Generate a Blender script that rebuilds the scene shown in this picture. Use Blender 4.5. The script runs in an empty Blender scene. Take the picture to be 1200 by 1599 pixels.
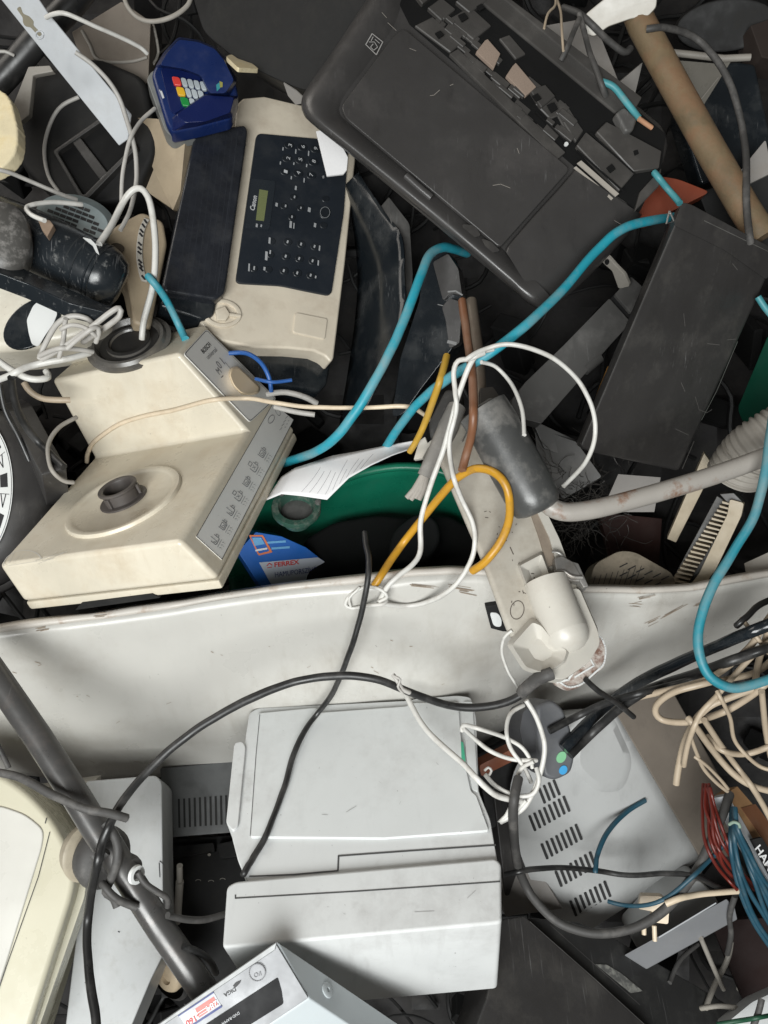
import bpy, bmesh, math, random
from mathutils import Vector, Matrix, noise
from mathutils.bvhtree import BVHTree

random.seed(7)
scene = bpy.context.scene
COL = scene.collection

# ------------------------------------------------------------------ camera, world, lamps, exposure
K = 0.00075                      # metres per photo pixel on the reference plane
DIST = 0.9                       # camera to reference plane
RC = Matrix.Rotation(math.radians(45), 3, 'X')       # camera looks 45 degrees down on the heap


def C(x, y, h):
    return RC @ Vector((x, y, h))


CAM = C(0, 0, DIST)
cam_data = bpy.data.cameras.new('camera')
cam = bpy.data.objects.new('camera', cam_data)
COL.objects.link(cam)
cam.location = CAM
cam.rotation_euler = (math.radians(45), 0, 0)
cam_data.sensor_fit = 'VERTICAL'
cam_data.angle_y = 2 * math.atan(799.5 * K / DIST)
cam_data.clip_start = 0.02
cam_data.clip_end = 200
scene.camera = cam

world = bpy.data.worlds.new('World')
scene.world = world
world.use_nodes = True
bg = world.node_tree.nodes['Background']
bg.inputs['Color'].default_value = (1.0, 0.93, 0.85, 1)
bg.inputs['Strength'].default_value = 0.058


def area(name, loc, target, sx, sy, power, color):
    l = bpy.data.lights.new(name, 'AREA')
    l.shape = 'RECTANGLE'
    l.size, l.size_y, l.energy, l.color = sx, sy, power, color
    o = bpy.data.objects.new(name, l)
    COL.objects.link(o)
    o.location = loc
    o.rotation_euler = (Vector(target) - Vector(loc)).to_track_quat('-Z', 'Y').to_euler()
    return o


area('doorway_light', (-0.38, -1.95, 0.95), (-0.05, 0.0, -0.1), 1.5, 1.1, 74, (0.975, 0.995, 0.985))
area('rim_fill_light', (-1.9, 0.9, 1.9), (0, 0.1, 0), 1.8, 1.4, 22, (1.0, 0.94, 0.86))  # added fill lamp, gives the black plastics rim highlights and sheen

vs = scene.view_settings
vs.view_transform = 'Standard'
vs.look = 'None'
vs.exposure = 0.22
vs.gamma = 1.0
vs.use_curve_mapping = False
scene.cycles.max_bounces = 8
scene.cycles.use_denoising = True


# ------------------------------------------------------------------ helpers
def W(u, v, h=0.0):
    s = (DIST - h) / DIST
    return C((u - 600) * K * s, (800 - v) * K * s, h)


def hof(p):
    return (RC.transposed() @ p).z


def rdir(u, v):
    return (W(u, v, 0) - CAM).normalized()


class Face:
    """a plane in the place; at(u, v) is the point of it seen at a photo pixel"""
    def __init__(s, a, b, c):
        s.o = a
        s.n = (b - a).cross(c - a).normalized()
        if s.n.dot(CAM - a) < 0:
            s.n = -s.n

    def at(s, u, v, off=0.0):
        d = rdir(u, v)
        o = s.o + s.n * off
        return CAM + d * ((o - CAM).dot(s.n) / d.dot(s.n))


def F(a, b, c):
    return Face(W(*a), W(*b), W(*c))


class Pose:
    """a right-angled frame found for a boxy thing: local metres to the place"""
    def __init__(s, R, t, f=1.0):
        s.R, s.t, s.f = Matrix(R), Vector(t), f

    def P(s, x, y, z):
        p = s.R @ Vector((x, y, z)) + s.t
        c = Vector((0, 0, DIST))
        return RC @ (c + s.f * (p - c))

    def face(s, a, b, c):
        return Face(s.P(*a), s.P(*b), s.P(*c))


def rnd(poly, r, n=4):
    """round the corners of a pixel polygon"""
    out = []
    m = len(poly)
    for i in range(m):
        a, b, c = Vector(poly[i - 1]), Vector(poly[i]), Vector(poly[(i + 1) % m])
        rr = min(r, (a - b).length * .45, (c - b).length * .45)
        p = b + (a - b).normalized() * rr
        q = b + (c - b).normalized() * rr
        for k in range(n + 1):
            t = k / n
            w = p * (1 - t) ** 2 + b * 2 * t * (1 - t) + q * t * t
            out.append((w.x, w.y))
    return out


def ell(cx, cy, rx, ry, rot=0, n=28, a0=0, a1=360):
    out = []
    c, s = math.cos(math.radians(rot)), math.sin(math.radians(rot))
    full = abs(a1 - a0) >= 360
    for i in range(n if full else n + 1):
        a = math.radians(a0 + (a1 - a0) * i / n)
        x, y = rx * math.cos(a), ry * math.sin(a)
        out.append((cx + x * c - y * s, cy + x * s + y * c))
    return out


def spl(pts, step):
    """Catmull-Rom through n-dimensional points, about one sample each `step` of the first two axes"""
    P = [Vector(p) for p in pts]
    out = []
    for i in range(len(P) - 1):
        p0, p1, p2, p3 = P[max(i - 1, 0)], P[i], P[i + 1], P[min(i + 2, len(P) - 1)]
        n = max(2, int((p2 - p1).length / step))
        for k in range(n):
            t = k / n
            out.append(0.5 * ((2 * p1) + (p2 - p0) * t + (2 * p0 - 5 * p1 + 4 * p2 - p3) * t * t
                              + (3 * p1 - p0 - 3 * p2 + p3) * t ** 3))
    out.append(P[-1])
    return out


BVHS = []


class MB:
    def __init__(s):
        s.bm = bmesh.new()

    def poly(s, pts):
        vs_ = [s.bm.verts.new(p) for p in pts]
        return s.bm.faces.new(vs_)

    def prism(s, pts, vec):
        a = [s.bm.verts.new(p) for p in pts]
        b = [s.bm.verts.new(p + vec) for p in pts]
        s.bm.faces.new(a)
        s.bm.faces.new(b[::-1])
        n = len(a)
        for i in range(n):
            s.bm.faces.new((a[i], b[i], b[(i + 1) % n], a[(i + 1) % n]))

    def taper(s, top, bot):
        a = [s.bm.verts.new(p) for p in top]
        b = [s.bm.verts.new(p) for p in bot]
        s.bm.faces.new(a)
        s.bm.faces.new(b[::-1])
        n = len(a)
        for i in range(n):
            s.bm.faces.new((a[i], b[i], b[(i + 1) % n], a[(i + 1) % n]))

    def slab(s, f, poly, thick, off=0.0):
        s.prism([f.at(u, v, off) for u, v in poly], -f.n * thick)

    def ring(s, f, outer, inner, thick, off=0.0):
        n = len(outer)
        A = [s.bm.verts.new(f.at(u, v, off)) for u, v in outer]
        B = [s.bm.verts.new(f.at(u, v, off)) for u, v in inner]
        A2 = [s.bm.verts.new(w.co - f.n * thick) for w in A]
        B2 = [s.bm.verts.new(w.co - f.n * thick) for w in B]
        for i in range(n):
            j = (i + 1) % n
            s.bm.faces.new((A[i], A[j], B[j], B[i]))
            s.bm.faces.new((A2[i], B2[i], B2[j], A2[j]))
            s.bm.faces.new((A[i], A2[i], A2[j], A[j]))
            s.bm.faces.new((B[i], B[j], B2[j], B2[i]))

    def dish(s, f, rim, off, cen, offc, skirt):
        """pocket: a rim that stands proud, sides falling to a floor"""
        n = len(rim)
        A = [s.bm.verts.new(f.at(u, v, off)) for u, v in rim]
        S = [s.bm.verts.new(f.at(cen[0] + (u - cen[0]) * 1.2, cen[1] + (v - cen[1]) * 1.2, -.001)) for u, v in rim]
        B = [s.bm.verts.new(f.at(cen[0] + (u - cen[0]) * .45, cen[1] + (v - cen[1]) * .45, offc)) for u, v in rim]
        s.bm.faces.new(B)
        for i in range(n):
            j = (i + 1) % n
            s.bm.faces.new((A[i], A[j], B[j], B[i]))
            s.bm.faces.new((A[i], S[i], S[j], A[j]))

    def box(s, o, x, y, z):
        s.prism([o, o + x, o + x + y, o + y], z)

    def tube(s, pts, r, n=8, cap=True):
        rs = r if isinstance(r, (list, tuple)) else [r] * len(pts)
        prev = None
        rings = []
        for i, p in enumerate(pts):
            t = (pts[min(i + 1, len(pts) - 1)] - pts[max(i - 1, 0)])
            if t.length < 1e-9:
                t = Vector((0, 0, 1))
            t.normalize()
            if prev is None:
                prev = t.orthogonal().normalized()
            u = prev - t * prev.dot(t)
            if u.length < 1e-6:
                u = t.orthogonal()
            u.normalize()
            prev = u
            w = t.cross(u)
            rings.append([s.bm.verts.new(p + (u * math.cos(2 * math.pi * k / n) + w * math.sin(2 * math.pi * k / n)) * rs[i])
                          for k in range(n)])
        for a, b in zip(rings, rings[1:]):
            for k in range(n):
                s.bm.faces.new((a[k], a[(k + 1) % n], b[(k + 1) % n], b[k]))
        if cap:
            s.bm.faces.new(rings[0][::-1])
            s.bm.faces.new(rings[-1])

    def lathe(s, o, axis, prof, n=32, sx=1.0, xdir=None):
        axis = axis.normalized()
        u = (xdir - axis * xdir.dot(axis)).normalized() if xdir else axis.orthogonal().normalized()
        w = axis.cross(u)
        rings = []
        for r, z in prof:
            if r < 1e-6:
                rings.append([s.bm.verts.new(o + axis * z)])
            else:
                rings.append([s.bm.verts.new(o + axis * z + u * r * sx * math.cos(2 * math.pi * k / n)
                                             + w * r * math.sin(2 * math.pi * k / n)) for k in range(n)])
        for a, b in zip(rings, rings[1:]):
            for k in range(n):
                if len(a) == 1 and len(b) == 1:
                    continue
                if len(a) == 1:
                    s.bm.faces.new((a[0], b[k], b[(k + 1) % n]))
                elif len(b) == 1:
                    s.bm.faces.new((a[k], b[0], a[(k + 1) % n]))
                else:
                    s.bm.faces.new((a[k], b[k], b[(k + 1) % n], a[(k + 1) % n]))

    def grid(s, rows):
        V_ = [[s.bm.verts.new(p) for p in r] for r in rows]
        for a, b in zip(V_, V_[1:]):
            for k in range(len(a) - 1):
                s.bm.faces.new((a[k], a[k + 1], b[k + 1], b[k]))

    def stroke(s, f, pix, wpx, off=0.0004, closed=False):
        """a printed or scratched line on a plane, as a thin ribbon"""
        P = [f.at(u, v, off) for u, v in pix]
        if closed:
            P = P + [P[0]]
        for a, b in zip(P, P[1:]):
            d = b - a
            if d.length < 1e-7:
                continue
            d.normalize()
            w = f.n.cross(d) * (wpx * K * .5)
            e = d * (wpx * K * .25)
            s.poly([a - w - e, b - w + e, b + w + e, a + w - e])

    def build(s, name, mat, parent=None, bevel=0.0, seg=2, smooth=32, subsurf=0, solid=0.0, bang=28, hit=True):
        bm = s.bm
        if bevel > 0:
            bmesh.ops.recalc_face_normals(bm, faces=bm.faces)
            es = [e for e in bm.edges if len(e.link_faces) == 2 and e.calc_face_angle(0) > math.radians(bang)]
            bmesh.ops.bevel(bm, geom=es, offset=bevel, offset_type='OFFSET', segments=seg, profile=.5, affect='EDGES', clamp_overlap=True)
        elif not solid:
            if len(bm.faces) > 1:
                bmesh.ops.recalc_face_normals(bm, faces=bm.faces)
        me = bpy.data.meshes.new(name)
        bm.to_mesh(me)
        if hit and len(bm.faces):
            BVHS.append(BVHTree.FromBMesh(bm))
        bm.free()
        for p in me.polygons:
            p.use_smooth = True
        me.set_sharp_from_angle(angle=math.radians(smooth))
        me.materials.append(mat)
        return place(me, name, parent, bevel > 0, subsurf, solid)


def place(me, name, parent, wn=False, subsurf=0, solid=0.0):
    o = bpy.data.objects.new(name, me)
    COL.objects.link(o)
    if parent is None:
        n = max(len(me.vertices), 1)
        c = sum((v.co for v in me.vertices), Vector()) / n
        me.transform(Matrix.Translation(-c))
        o.location = c
    else:
        r = parent
        off = Vector()
        while r is not None:
            off += r.location
            r = r.parent
        me.transform(Matrix.Translation(-off))
        o.parent = parent
    if solid:
        m = o.modifiers.new('thickness', 'SOLIDIFY')
        m.thickness = solid
        m.offset = 0
    if subsurf:
        m = o.modifiers.new('round', 'SUBSURF')
        m.levels = m.render_levels = subsurf
    if wn:
        m = o.modifiers.new('normals', 'WEIGHTED_NORMAL')
        m.keep_sharp = True
    return o


def thing(name, label, cat, u, v, h, group=None):
    o = bpy.data.objects.new(name, None)
    COL.objects.link(o)
    o.empty_display_size = .02
    o.location = W(u, v, h)
    return tag(o, label, cat, group)


def tag(o, label, cat, group=None):
    o['label'] = label
    o['category'] = cat
    o['kind'] = 'thing'
    if group:
        o['group'] = group
    return o


def surf(u, v):
    """height of the nearest thing already built at a photo pixel"""
    d = rdir(u, v)
    best = None
    for b in BVHS:
        hit = b.ray_cast(CAM, d)
        if hit[0] is not None and (best is None or hit[3] < best[1]):
            best = (hit[0], hit[3])
    return hof(best[0]) if best else -0.4


def text(body, f, a, b, mat, parent, off=0.0008, tall=None, bold=0.0, name='lettering', shear=0.0):
    """letters on a plane: baseline from pixel a to pixel b, letter height in pixels (None keeps the font's proportions)"""
    cu = bpy.data.curves.new('lettering', 'FONT')
    cu.body = body
    cu.offset = bold
    cu.shear = shear
    cu.resolution_u = 2
    ob = bpy.data.objects.new('lettering', cu)
    COL.objects.link(ob)
    bpy.context.view_layer.update()
    me = bpy.data.meshes.new_from_object(ob)
    bpy.data.objects.remove(ob)
    if not me.vertices:
        return None
    xs = [v.co.x for v in me.vertices]
    x0, x1 = min(xs), max(xs)
    A, B = f.at(*a, off), f.at(*b, off)
    X = (B - A)
    sx = X.length / (x1 - x0)
    X.normalize()
    Y = f.n.cross(X)
    sy = sx if tall is None else tall * K * (DIST - hof(A)) / DIST / 0.7
    for v in me.vertices:
        v.co = A + X * ((v.co.x - x0) * sx) + Y * (v.co.y * sy)
    me.materials.append(mat)
    return place(me, name, parent)


def cable(name, label, cat, pts, rpx, mat, group=None, lift=0.0, slope=.8, n=8, parent=None, smooth=10, step=5, free=False):
    """a cord along photo pixels. (u, v, h): strung at that height; (u, v): lying on what is already there"""
    P = [(p[0], p[1], p[2] if len(p) > 2 and p[2] is not None else 0.0, 0.0 if len(p) > 2 and p[2] is not None else 1.0) for p in pts]
    # heights of lying points
    Q = []
    r0 = rpx * K * .86
    for u, v, h, a in P:
        if a > .5:
            h = surf(u, v) + r0
        Q.append((u, v, h * 1000, a))
    S = spl(Q, step)
    sd = len(BVHS) * 1.37
    for i, q in enumerate(S):
        e = min(1, i / 6, (len(S) - 1 - i) / 6) * min(1.6, .5 + rpx * .12)
        q[0] += e * (noise.noise(Vector((i * .045, sd, .3))) + .5 * noise.noise(Vector((i * .16, sd, 5.3))))
        q[1] += e * (noise.noise(Vector((i * .045, sd, 9.7))) + .5 * noise.noise(Vector((i * .16, sd, 3.3))))
    hs, sf, wv = [], [], []
    for q in S:
        sh = -9 if free else surf(q[0], q[1]) + r0 * 1.02
        sf.append(sh)
        hh = q[2] / 1000
        if q[3] > .5:
            hh = sh
        hs.append(max(hh, sh))
    N = len(S)
    ds = []
    for i in range(N - 1):
        ds.append((Vector(S[i][:2]) - Vector(S[i + 1][:2])).length * K)
    h = hs[:]
    for i in range(1, 0 if free else N):
        h[i] = max(h[i], h[i - 1] - slope * ds[i - 1])
    for i in range(-1 if free else N - 2, -1, -1):
        h[i] = max(h[i], h[i + 1] - slope * ds[i])
    for it in range(smooth):
        h = [h[0]] + [(h[i - 1] + 2 * h[i] + h[i + 1]) / 4 for i in range(1, N - 1)] + [h[-1]]
        h = [max(a, b) for a, b in zip(h, sf)]
    h = [h[0]] + [(h[i - 1] + 2 * h[i] + h[i + 1]) / 4 for i in range(1, N - 1)] + [h[-1]]
    pw = [W(S[i][0], S[i][1], h[i] + lift) for i in range(N)]
    mb = MB()
    rr = r0 * (DIST - sum(h) / N) / DIST
    mb.tube(pw, [rr * (1 + .07 * noise.noise(Vector((i * .09, sd, 2.2)))) for i in range(N)], n)
    o = mb.build(name, mat, parent, smooth=50)
    if parent is None:
        tag(o, label, cat, group)
    return o



def hexbox(name, label, cat, f, poly, thick, m, bevel=.003, off=0, seg=2, group=None):
    mb = MB()
    mb.slab(f, poly, thick, off)
    return tag(mb.build(name, m, bevel=bevel, seg=seg), label, cat, group)


# ------------------------------------------------------------------ materials
def lin(hexcol):
    c = [int(hexcol[i:i + 2], 16) / 255 for i in (0, 2, 4)]
    return tuple((x / 12.92 if x <= .04045 else ((x + .055) / 1.055) ** 2.4) for x in c)


def mat(name, col, rough=.45, metal=0.0, spec=.5, var=.12, vscale=7, dirt=None, da=.35, dscale=22, dlo=.5, dhi=.72,
        speck=0.0, scol=(.05, .04, .03), scr=0.0, bump=.0, bscale=350, rvar=.15, streak=0.0, smear=0.0):
    m = bpy.data.materials.new(name)
    m.use_nodes = True
    nt = m.node_tree
    N, L = nt.nodes, nt.links
    b = N['Principled BSDF']
    if isinstance(col, str):
        col = lin(col)
    if isinstance(dirt, str):
        dirt = lin(dirt)
    tc = N.new('ShaderNodeTexCoord')

    def nz(scale, detail=4, rough_=.55, vec=None):
        n = N.new('ShaderNodeTexNoise')
        n.inputs['Scale'].default_value = scale
        n.inputs['Detail'].default_value = detail
        n.inputs['Roughness'].default_value = rough_
        L.new(vec if vec else tc.outputs['Object'], n.inputs['Vector'])
        return n.outputs['Fac']

    def rng(sock, a, b_, c, d):
        n = N.new('ShaderNodeMapRange')
        n.inputs[1].default_value, n.inputs[2].default_value, n.inputs[3].default_value, n.inputs[4].default_value = a, b_, c, d
        L.new(sock, n.inputs[0])
        return n.outputs[0]

    def mix(fac, a, c):
        n = N.new('ShaderNodeMix')
        n.data_type = 'RGBA'
        L.new(fac, n.inputs[0])
        for s_, i in ((a, 6), (c, 7)):
            if isinstance(s_, tuple):
                n.inputs[i].default_value = (*s_, 1)
            else:
                L.new(s_, n.inputs[i])
        return n.outputs[2]
    n1 = nz(vscale, 5, .6)
    c = mix(rng(n1, .3, .7, 0, 1), tuple(x * (1 - var) for x in col), tuple(min(1, x * (1 + var)) for x in col))
    if dirt:
        n2 = nz(dscale, 9, .68)
        c = mix(rng(n2, dlo, dhi, 0, da), c, dirt)
    if scr:
        mp = N.new('ShaderNodeMapping')
        mp.inputs['Rotation'].default_value = (.4, .9, .6)
        mp.inputs['Scale'].default_value = (420, 14, 60)
        L.new(tc.outputs['Object'], mp.inputs['Vector'])
        n3 = nz(1.0, 3, .6, mp.outputs[0])
        n4 = nz(9, 3, .5)
        ml = N.new('ShaderNodeMath')
        ml.operation = 'MULTIPLY'
        L.new(rng(n3, .62, .72, 0, scr), ml.inputs[0])
        L.new(rng(n4, .5, .62, 0, 1), ml.inputs[1])
        c = mix(ml.outputs[0], c, tuple(min(1, x * .5 + .2) for x in col))
    if streak and dirt:
        mq = N.new('ShaderNodeMapping')
        mq.inputs['Scale'].default_value = (60, 60, 5)
        L.new(tc.outputs['Object'], mq.inputs['Vector'])
        n6 = nz(1.0, 6, .65, mq.outputs[0])
        m6 = N.new('ShaderNodeMath')
        m6.operation = 'MULTIPLY'
        L.new(rng(n6, .52, .72, 0, streak), m6.inputs[0])
        L.new(rng(nz(5, 3, .5), .42, .62, 0, 1), m6.inputs[1])
        c = mix(m6.outputs[0], c, dirt)
    if smear:
        mw_ = N.new('ShaderNodeMapping')
        mw_.inputs['Rotation'].default_value = (.3, .5, 1.1)
        mw_.inputs['Scale'].default_value = (38, 7, 16)
        L.new(tc.outputs['Object'], mw_.inputs['Vector'])
        n7 = nz(1.0, 8, .7, mw_.outputs[0])
        c = mix(rng(n7, .55, .70, 0, smear), c, tuple(x * .62 for x in col))
    if speck:
        n5 = nz(190, 3, .6)
        c = mix(rng(n5, .725, .755, 0, speck), c, scol)
    L.new(c, b.inputs['Base Color'])
    L.new(rng(nz(vscale * 3.1, 5, .6), .3, .7, max(.03, rough - rvar), min(1, rough + rvar)), b.inputs['Roughness'])
    b.inputs['Metallic'].default_value = metal
    b.inputs['Specular IOR Level'].default_value = spec
    if bump:
        bp = N.new('ShaderNodeBump')
        bp.inputs['Strength'].default_value = bump
        bp.inputs['Distance'].default_value = .001
        L.new(nz(bscale, 4, .6), bp.inputs['Height'])
        L.new(bp.outputs[0], b.inputs['Normal'])
    return m


DUST = (.30, .28, .25)
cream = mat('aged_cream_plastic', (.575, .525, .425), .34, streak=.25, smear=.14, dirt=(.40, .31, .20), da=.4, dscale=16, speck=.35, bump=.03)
cream_fax = mat('warm_cream_plastic', (.62, .555, .45), .38, smear=.14, dirt=(.36, .28, .2), da=.4, bump=.05)
beige = mat('beige_plastic', (.36, .29, .20), .5, dirt=(.2, .15, .1), da=.4, bump=.05, speck=.4)
offwhite = mat('off_white_plastic', (.46, .44, .395), .42, dirt=(.3, .25, .2), da=.3, dscale=28, speck=.4, bump=.03)
greywhite = mat('pale_grey_plastic', (.56, .57, .565), .58, spec=.3, var=.05, dirt=(.30, .29, .28), da=.45, dscale=9, streak=.3, smear=.16, speck=.6, bump=.06, bscale=900, scr=.2)
greywhite2 = mat('pale_grey_cover', (.58, .595, .59), .55, spec=.3, var=.04, dirt=(.34, .33, .32), da=.4, dscale=6, streak=.3, smear=.16, speck=.5, scr=.12, bump=.05, bscale=900)
sheetwhite = mat('white_enamel', (.46, .45, .42), .33, var=.07, vscale=4, dirt=(.27, .24, .20), da=.42, dscale=7, streak=.35, smear=.12, speck=.6, scr=.3, rvar=.1)
sheetedge = mat('chipped_enamel_edge', (.44, .41, .37), .45, var=.1, dirt=(.22, .13, .07), da=.55, dscale=40, dlo=.55, dhi=.68, speck=.8)
blackp = mat('black_textured_plastic', (.044, .042, .041), .36, smear=.5, dirt=(.11, .10, .095), da=.3, dscale=10, scr=.5, bump=.12, bscale=1400)
blackd = mat('dusty_black_plastic', (.036, .034, .033), .46, smear=.4, dirt=(.12, .112, .10), da=.3, dscale=18, scr=.4, bump=.1, bscale=900)
blackg = mat('glossy_black_plastic', (.010, .013, .016), .2, dirt=(.13, .13, .125), da=.25, dscale=14, scr=.4, rvar=.12)
blackm = mat('matt_black', (.011, .011, .011), .7, spec=.3, dirt=(.035, .033, .030), da=.5)
blackm2 = mat('dark_void_plastic', (.006, .006, .006), .85, spec=.2)  # blacker than matt_black: the shade of gaps and recesses is in the colour
mechg = mat('grey_mechanism_plastic', (.050, .047, .044), .5, dirt=(.12, .11, .1), da=.3)
graphite = mat('graphite_plastic', (.075, .073, .070), .5, dirt=(.2, .19, .18), da=.4, scr=.3)
slate = mat('slate_panel_plastic', (.016, .020, .026), .38, dirt=(.07, .07, .07), da=.25, dscale=15, bump=.03)
tanfoam = mat('tan_felt', (.25, .19, .15), .9, bump=.3)
steel = mat('dull_steel', (.45, .44, .42), .42, metal=.85, dirt=(.2, .15, .11), da=.5, dscale=30)
galv = mat('galvanised_strip', (.52, .54, .56), .5, metal=.25, dirt=(.33, .32, .3), da=.3, speck=.3)
tubewhite = mat('chipped_white_tube', (.29, .27, .245), .35, dirt=(.17, .075, .035), da=.75, dscale=26, dlo=.53, dhi=.64)
tubeblack = mat('rubbed_black_tube', (.075, .073, .071), .34, metal=.3, dirt=(.13, .11, .10), da=.5, dscale=60, scr=.5)
rusty = mat('rusty_pole', (.145, .104, .057), .75, var=.35, vscale=14, dirt=(.17, .095, .05), da=.8, dscale=26, dlo=.42, dhi=.62, bump=.7, bscale=160, speck=.6)
rubber = mat('black_rubber', (.015, .015, .015), .42, dirt=(.12, .115, .11), da=.35, dscale=40)
rubberd = mat('dusty_rubber', (.05, .048, .046), .65, dirt=(.17, .16, .15), da=.6, dscale=30, bump=.2)
foam = mat('grey_foam_grip', (.055, .056, .055), .40, var=.2, dirt=(.22, .21, .195), da=.5, dscale=18, dlo=.46, dhi=.60, bump=.12, bscale=500, scr=.5)
teal = mat('teal_cable', (.016, .27, .35), .55, var=.15, vscale=6, dirt=(.19, .27, .28), da=.75, dscale=13, dlo=.44, dhi=.64, speck=.5, scol=(.3, .28, .24))
tealshade = mat('shaded_teal_cable', (.014, .19, .245), .55, var=.15, vscale=6, dirt=(.17, .22, .22), da=.75, dscale=13, dlo=.44, dhi=.64, speck=.5, scol=(.3, .28, .24))  # darker copy of the teal, with shade put into the colour
teald = mat('faded_teal_cable', (.06, .27, .30), .55, var=.15, dirt=(.22, .22, .2), da=.6, dscale=60)
whitec = mat('white_cable', (.56, .55, .52), .42, dirt=(.28, .25, .21), da=.5, dscale=50)
greyc = mat('grey_cable', (.40, .385, .36), .5, dirt=(.18, .16, .14), da=.45, dscale=50)
creamc = mat('cream_cable', (.60, .50, .37), .5, dirt=(.35, .25, .15), da=.4, dscale=50)
beigec = mat('beige_cable', (.37, .30, .22), .5, dirt=(.25, .19, .13), da=.4, dscale=50)
yellowc = mat('yellow_cable', (.46, .235, .018), .45, dirt=(.22, .12, .04), da=.65, dscale=50)
redc = mat('red_wire', (.11, .013, .008), .45, dirt=(.1, .02, .02), da=.4)
bluec = mat('blue_wire', (.02, .09, .30), .4)
petrolc = mat('petrol_blue_wire', (.013, .058, .088), .5, dirt=(.08, .1, .1), da=.4, dscale=60)
brownc = mat('brown_cable', (.16, .07, .035), .5, dirt=(.2, .14, .1), da=.5)
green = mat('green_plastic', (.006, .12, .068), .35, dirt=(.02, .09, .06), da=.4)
orange = mat('orange_plastic', (.20, .038, .014), .5, dirt=(.2, .05, .02), da=.4)
bluep = mat('navy_plastic', (.007, .019, .088), .35, var=.2, dirt=(.05, .06, .12), da=.3, scr=.3)
bluep2 = mat('deep_navy_plastic', (.006, .012, .065), .3)
paper = mat('paper', (.68, .675, .68), .8, var=.03)
card = mat('grey_card', (.24, .225, .21), .8, dirt=(.2, .17, .14), da=.4)
brownbox = mat('brown_grey_card', (.16, .135, .11), .75, dirt=(.08, .065, .05), da=.4)
silver = mat('silver_paint', (.17, .174, .182), .42, metal=.15, var=.04, dirt=(.3, .3, .3), da=.2, scr=.15)
silverlid = mat('pale_blue_grey_paint', (.45, .49, .505), .4, var=.03, dirt=(.35, .36, .36), da=.15)
pcgrey = mat('pc_grey_plastic', (.38, .385, .38), .42, smear=.3, var=.06, dirt=(.18, .17, .16), da=.3, dscale=14, bump=.05, bscale=900)
pcbrown = mat('brown_grey_shell', (.17, .145, .12), .6, dirt=(.09, .075, .06), da=.4)
creamdim = mat('shaded_cream', (.38, .32, .23), .55, dirt=(.2, .15, .1), da=.4)  # darker cream for hidden trim and fins, their shade is in the colour
dirtywhite = mat('dirty_fitting_white', (.41, .385, .335), .45, dirt=(.20, .165, .125), da=.5, dscale=16, dlo=.42, dhi=.68, speck=.9, bump=.05)
lightpanel = mat('light_grey_case', (.42, .43, .43), .42, streak=.4, smear=.2, var=.05, dirt=(.28, .27, .25), da=.25, dscale=12, speck=.5)
ivory = mat('ivory_appliance', (.50, .475, .37), .3, var=.05, dirt=(.42, .38, .28), da=.2, speck=.2)
ivorywhite = mat('ivory_lid', (.52, .51, .47), .32, var=.05)
wood = mat('wood_edge', (.30, .17, .08), .6, var=.25, vscale=30, dirt=(.15, .08, .04), da=.5)
torn = mat('torn_cream_foam', (.62, .54, .36), .85, var=.15, vscale=20, dirt=(.5, .36, .13), da=.5, bump=.6, bscale=200)
scuffm = mat('dirty_black_housing', (.012, .015, .018), .24, dirt=(.26, .26, .25), da=.6, dscale=85, dlo=.57, dhi=.70, scr=.8, rvar=.1)
bluegrey = mat('blue_grey_vent', (.25, .31, .325), .5, dirt=(.2, .19, .17), da=.35)
corrug = mat('corrugated_grey', (.28, .26, .23), .6, dirt=(.15, .13, .1), da=.5)
stick = mat('sticker_white', (.62, .63, .62), .5, var=.04, speck=.3)
black_ink = mat('black_ink', (.015, .015, .017), .6)
gap_grey = mat('gap_grey', (.06, .06, .06), .7)
grey_ink = mat('grey_ink', (.16, .16, .17), .6)
pale_ink = mat('pale_ink', (.50, .51, .52), .6)
white_ink = mat('white_ink', (.66, .66, .66), .6)
red_ink = mat('red_print', (.55, .05, .05), .55)
redlight = mat('salmon_print', (.60, .16, .14), .55)
navy_ink = mat('navy_print', (.02, .035, .16), .55)
labelgrey = mat('silver_label', (.68, .67, .64), .42, var=.03)
lcd = mat('lcd_olive', (.17, .19, .085), .3)
boxblue = mat('blue_print', (.012, .11, .42), .45, var=.1)
boxwhite = mat('box_white_print', (.50, .535, .60), .5, var=.04)
boxorange = mat('orange_print', (.65, .18, .06), .5)
boxcyan = mat('light_blue_print', (.13, .36, .62), .5)
keyred = mat('red_key', (.62, .05, .04), .4)
keyyel = mat('yellow_key', (.62, .36, .02), .4)
keygrn = mat('green_key', (.01, .20, .04), .4)
keygry = mat('grey_key', (.36, .40, .42), .4)
dotgreen = mat('green_dot', (.17, .40, .22), .5)
dotblue = mat('blue_dot', (.04, .27, .53), .5)
heapm = mat('scrap_dark', (.012, .011, .011), .7, var=.4, vscale=12, dirt=(.03, .027, .023), da=.6, dscale=25, bump=.5, bscale=90)
hair = mat('dark_hair', (.04, .036, .032), .6)
groundm = mat('concrete_floor', (.12, .11, .10), .8, dirt=(.06, .055, .05), da=.5, bump=.3, bscale=60)
dirtm = mat('brown_dirt_mark', (.24, .19, .145), .8)

# ------------------------------------------------------------------ the setting: floor and the dark heap under everything
mb = MB()
mb.poly([Vector((-40, -40, -1.05)), Vector((40, -40, -1.05)), Vector((40, 40, -1.05)), Vector((-40, 40, -1.05))])
g = mb.build('ground', groundm)
g['kind'] = 'structure'

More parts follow.
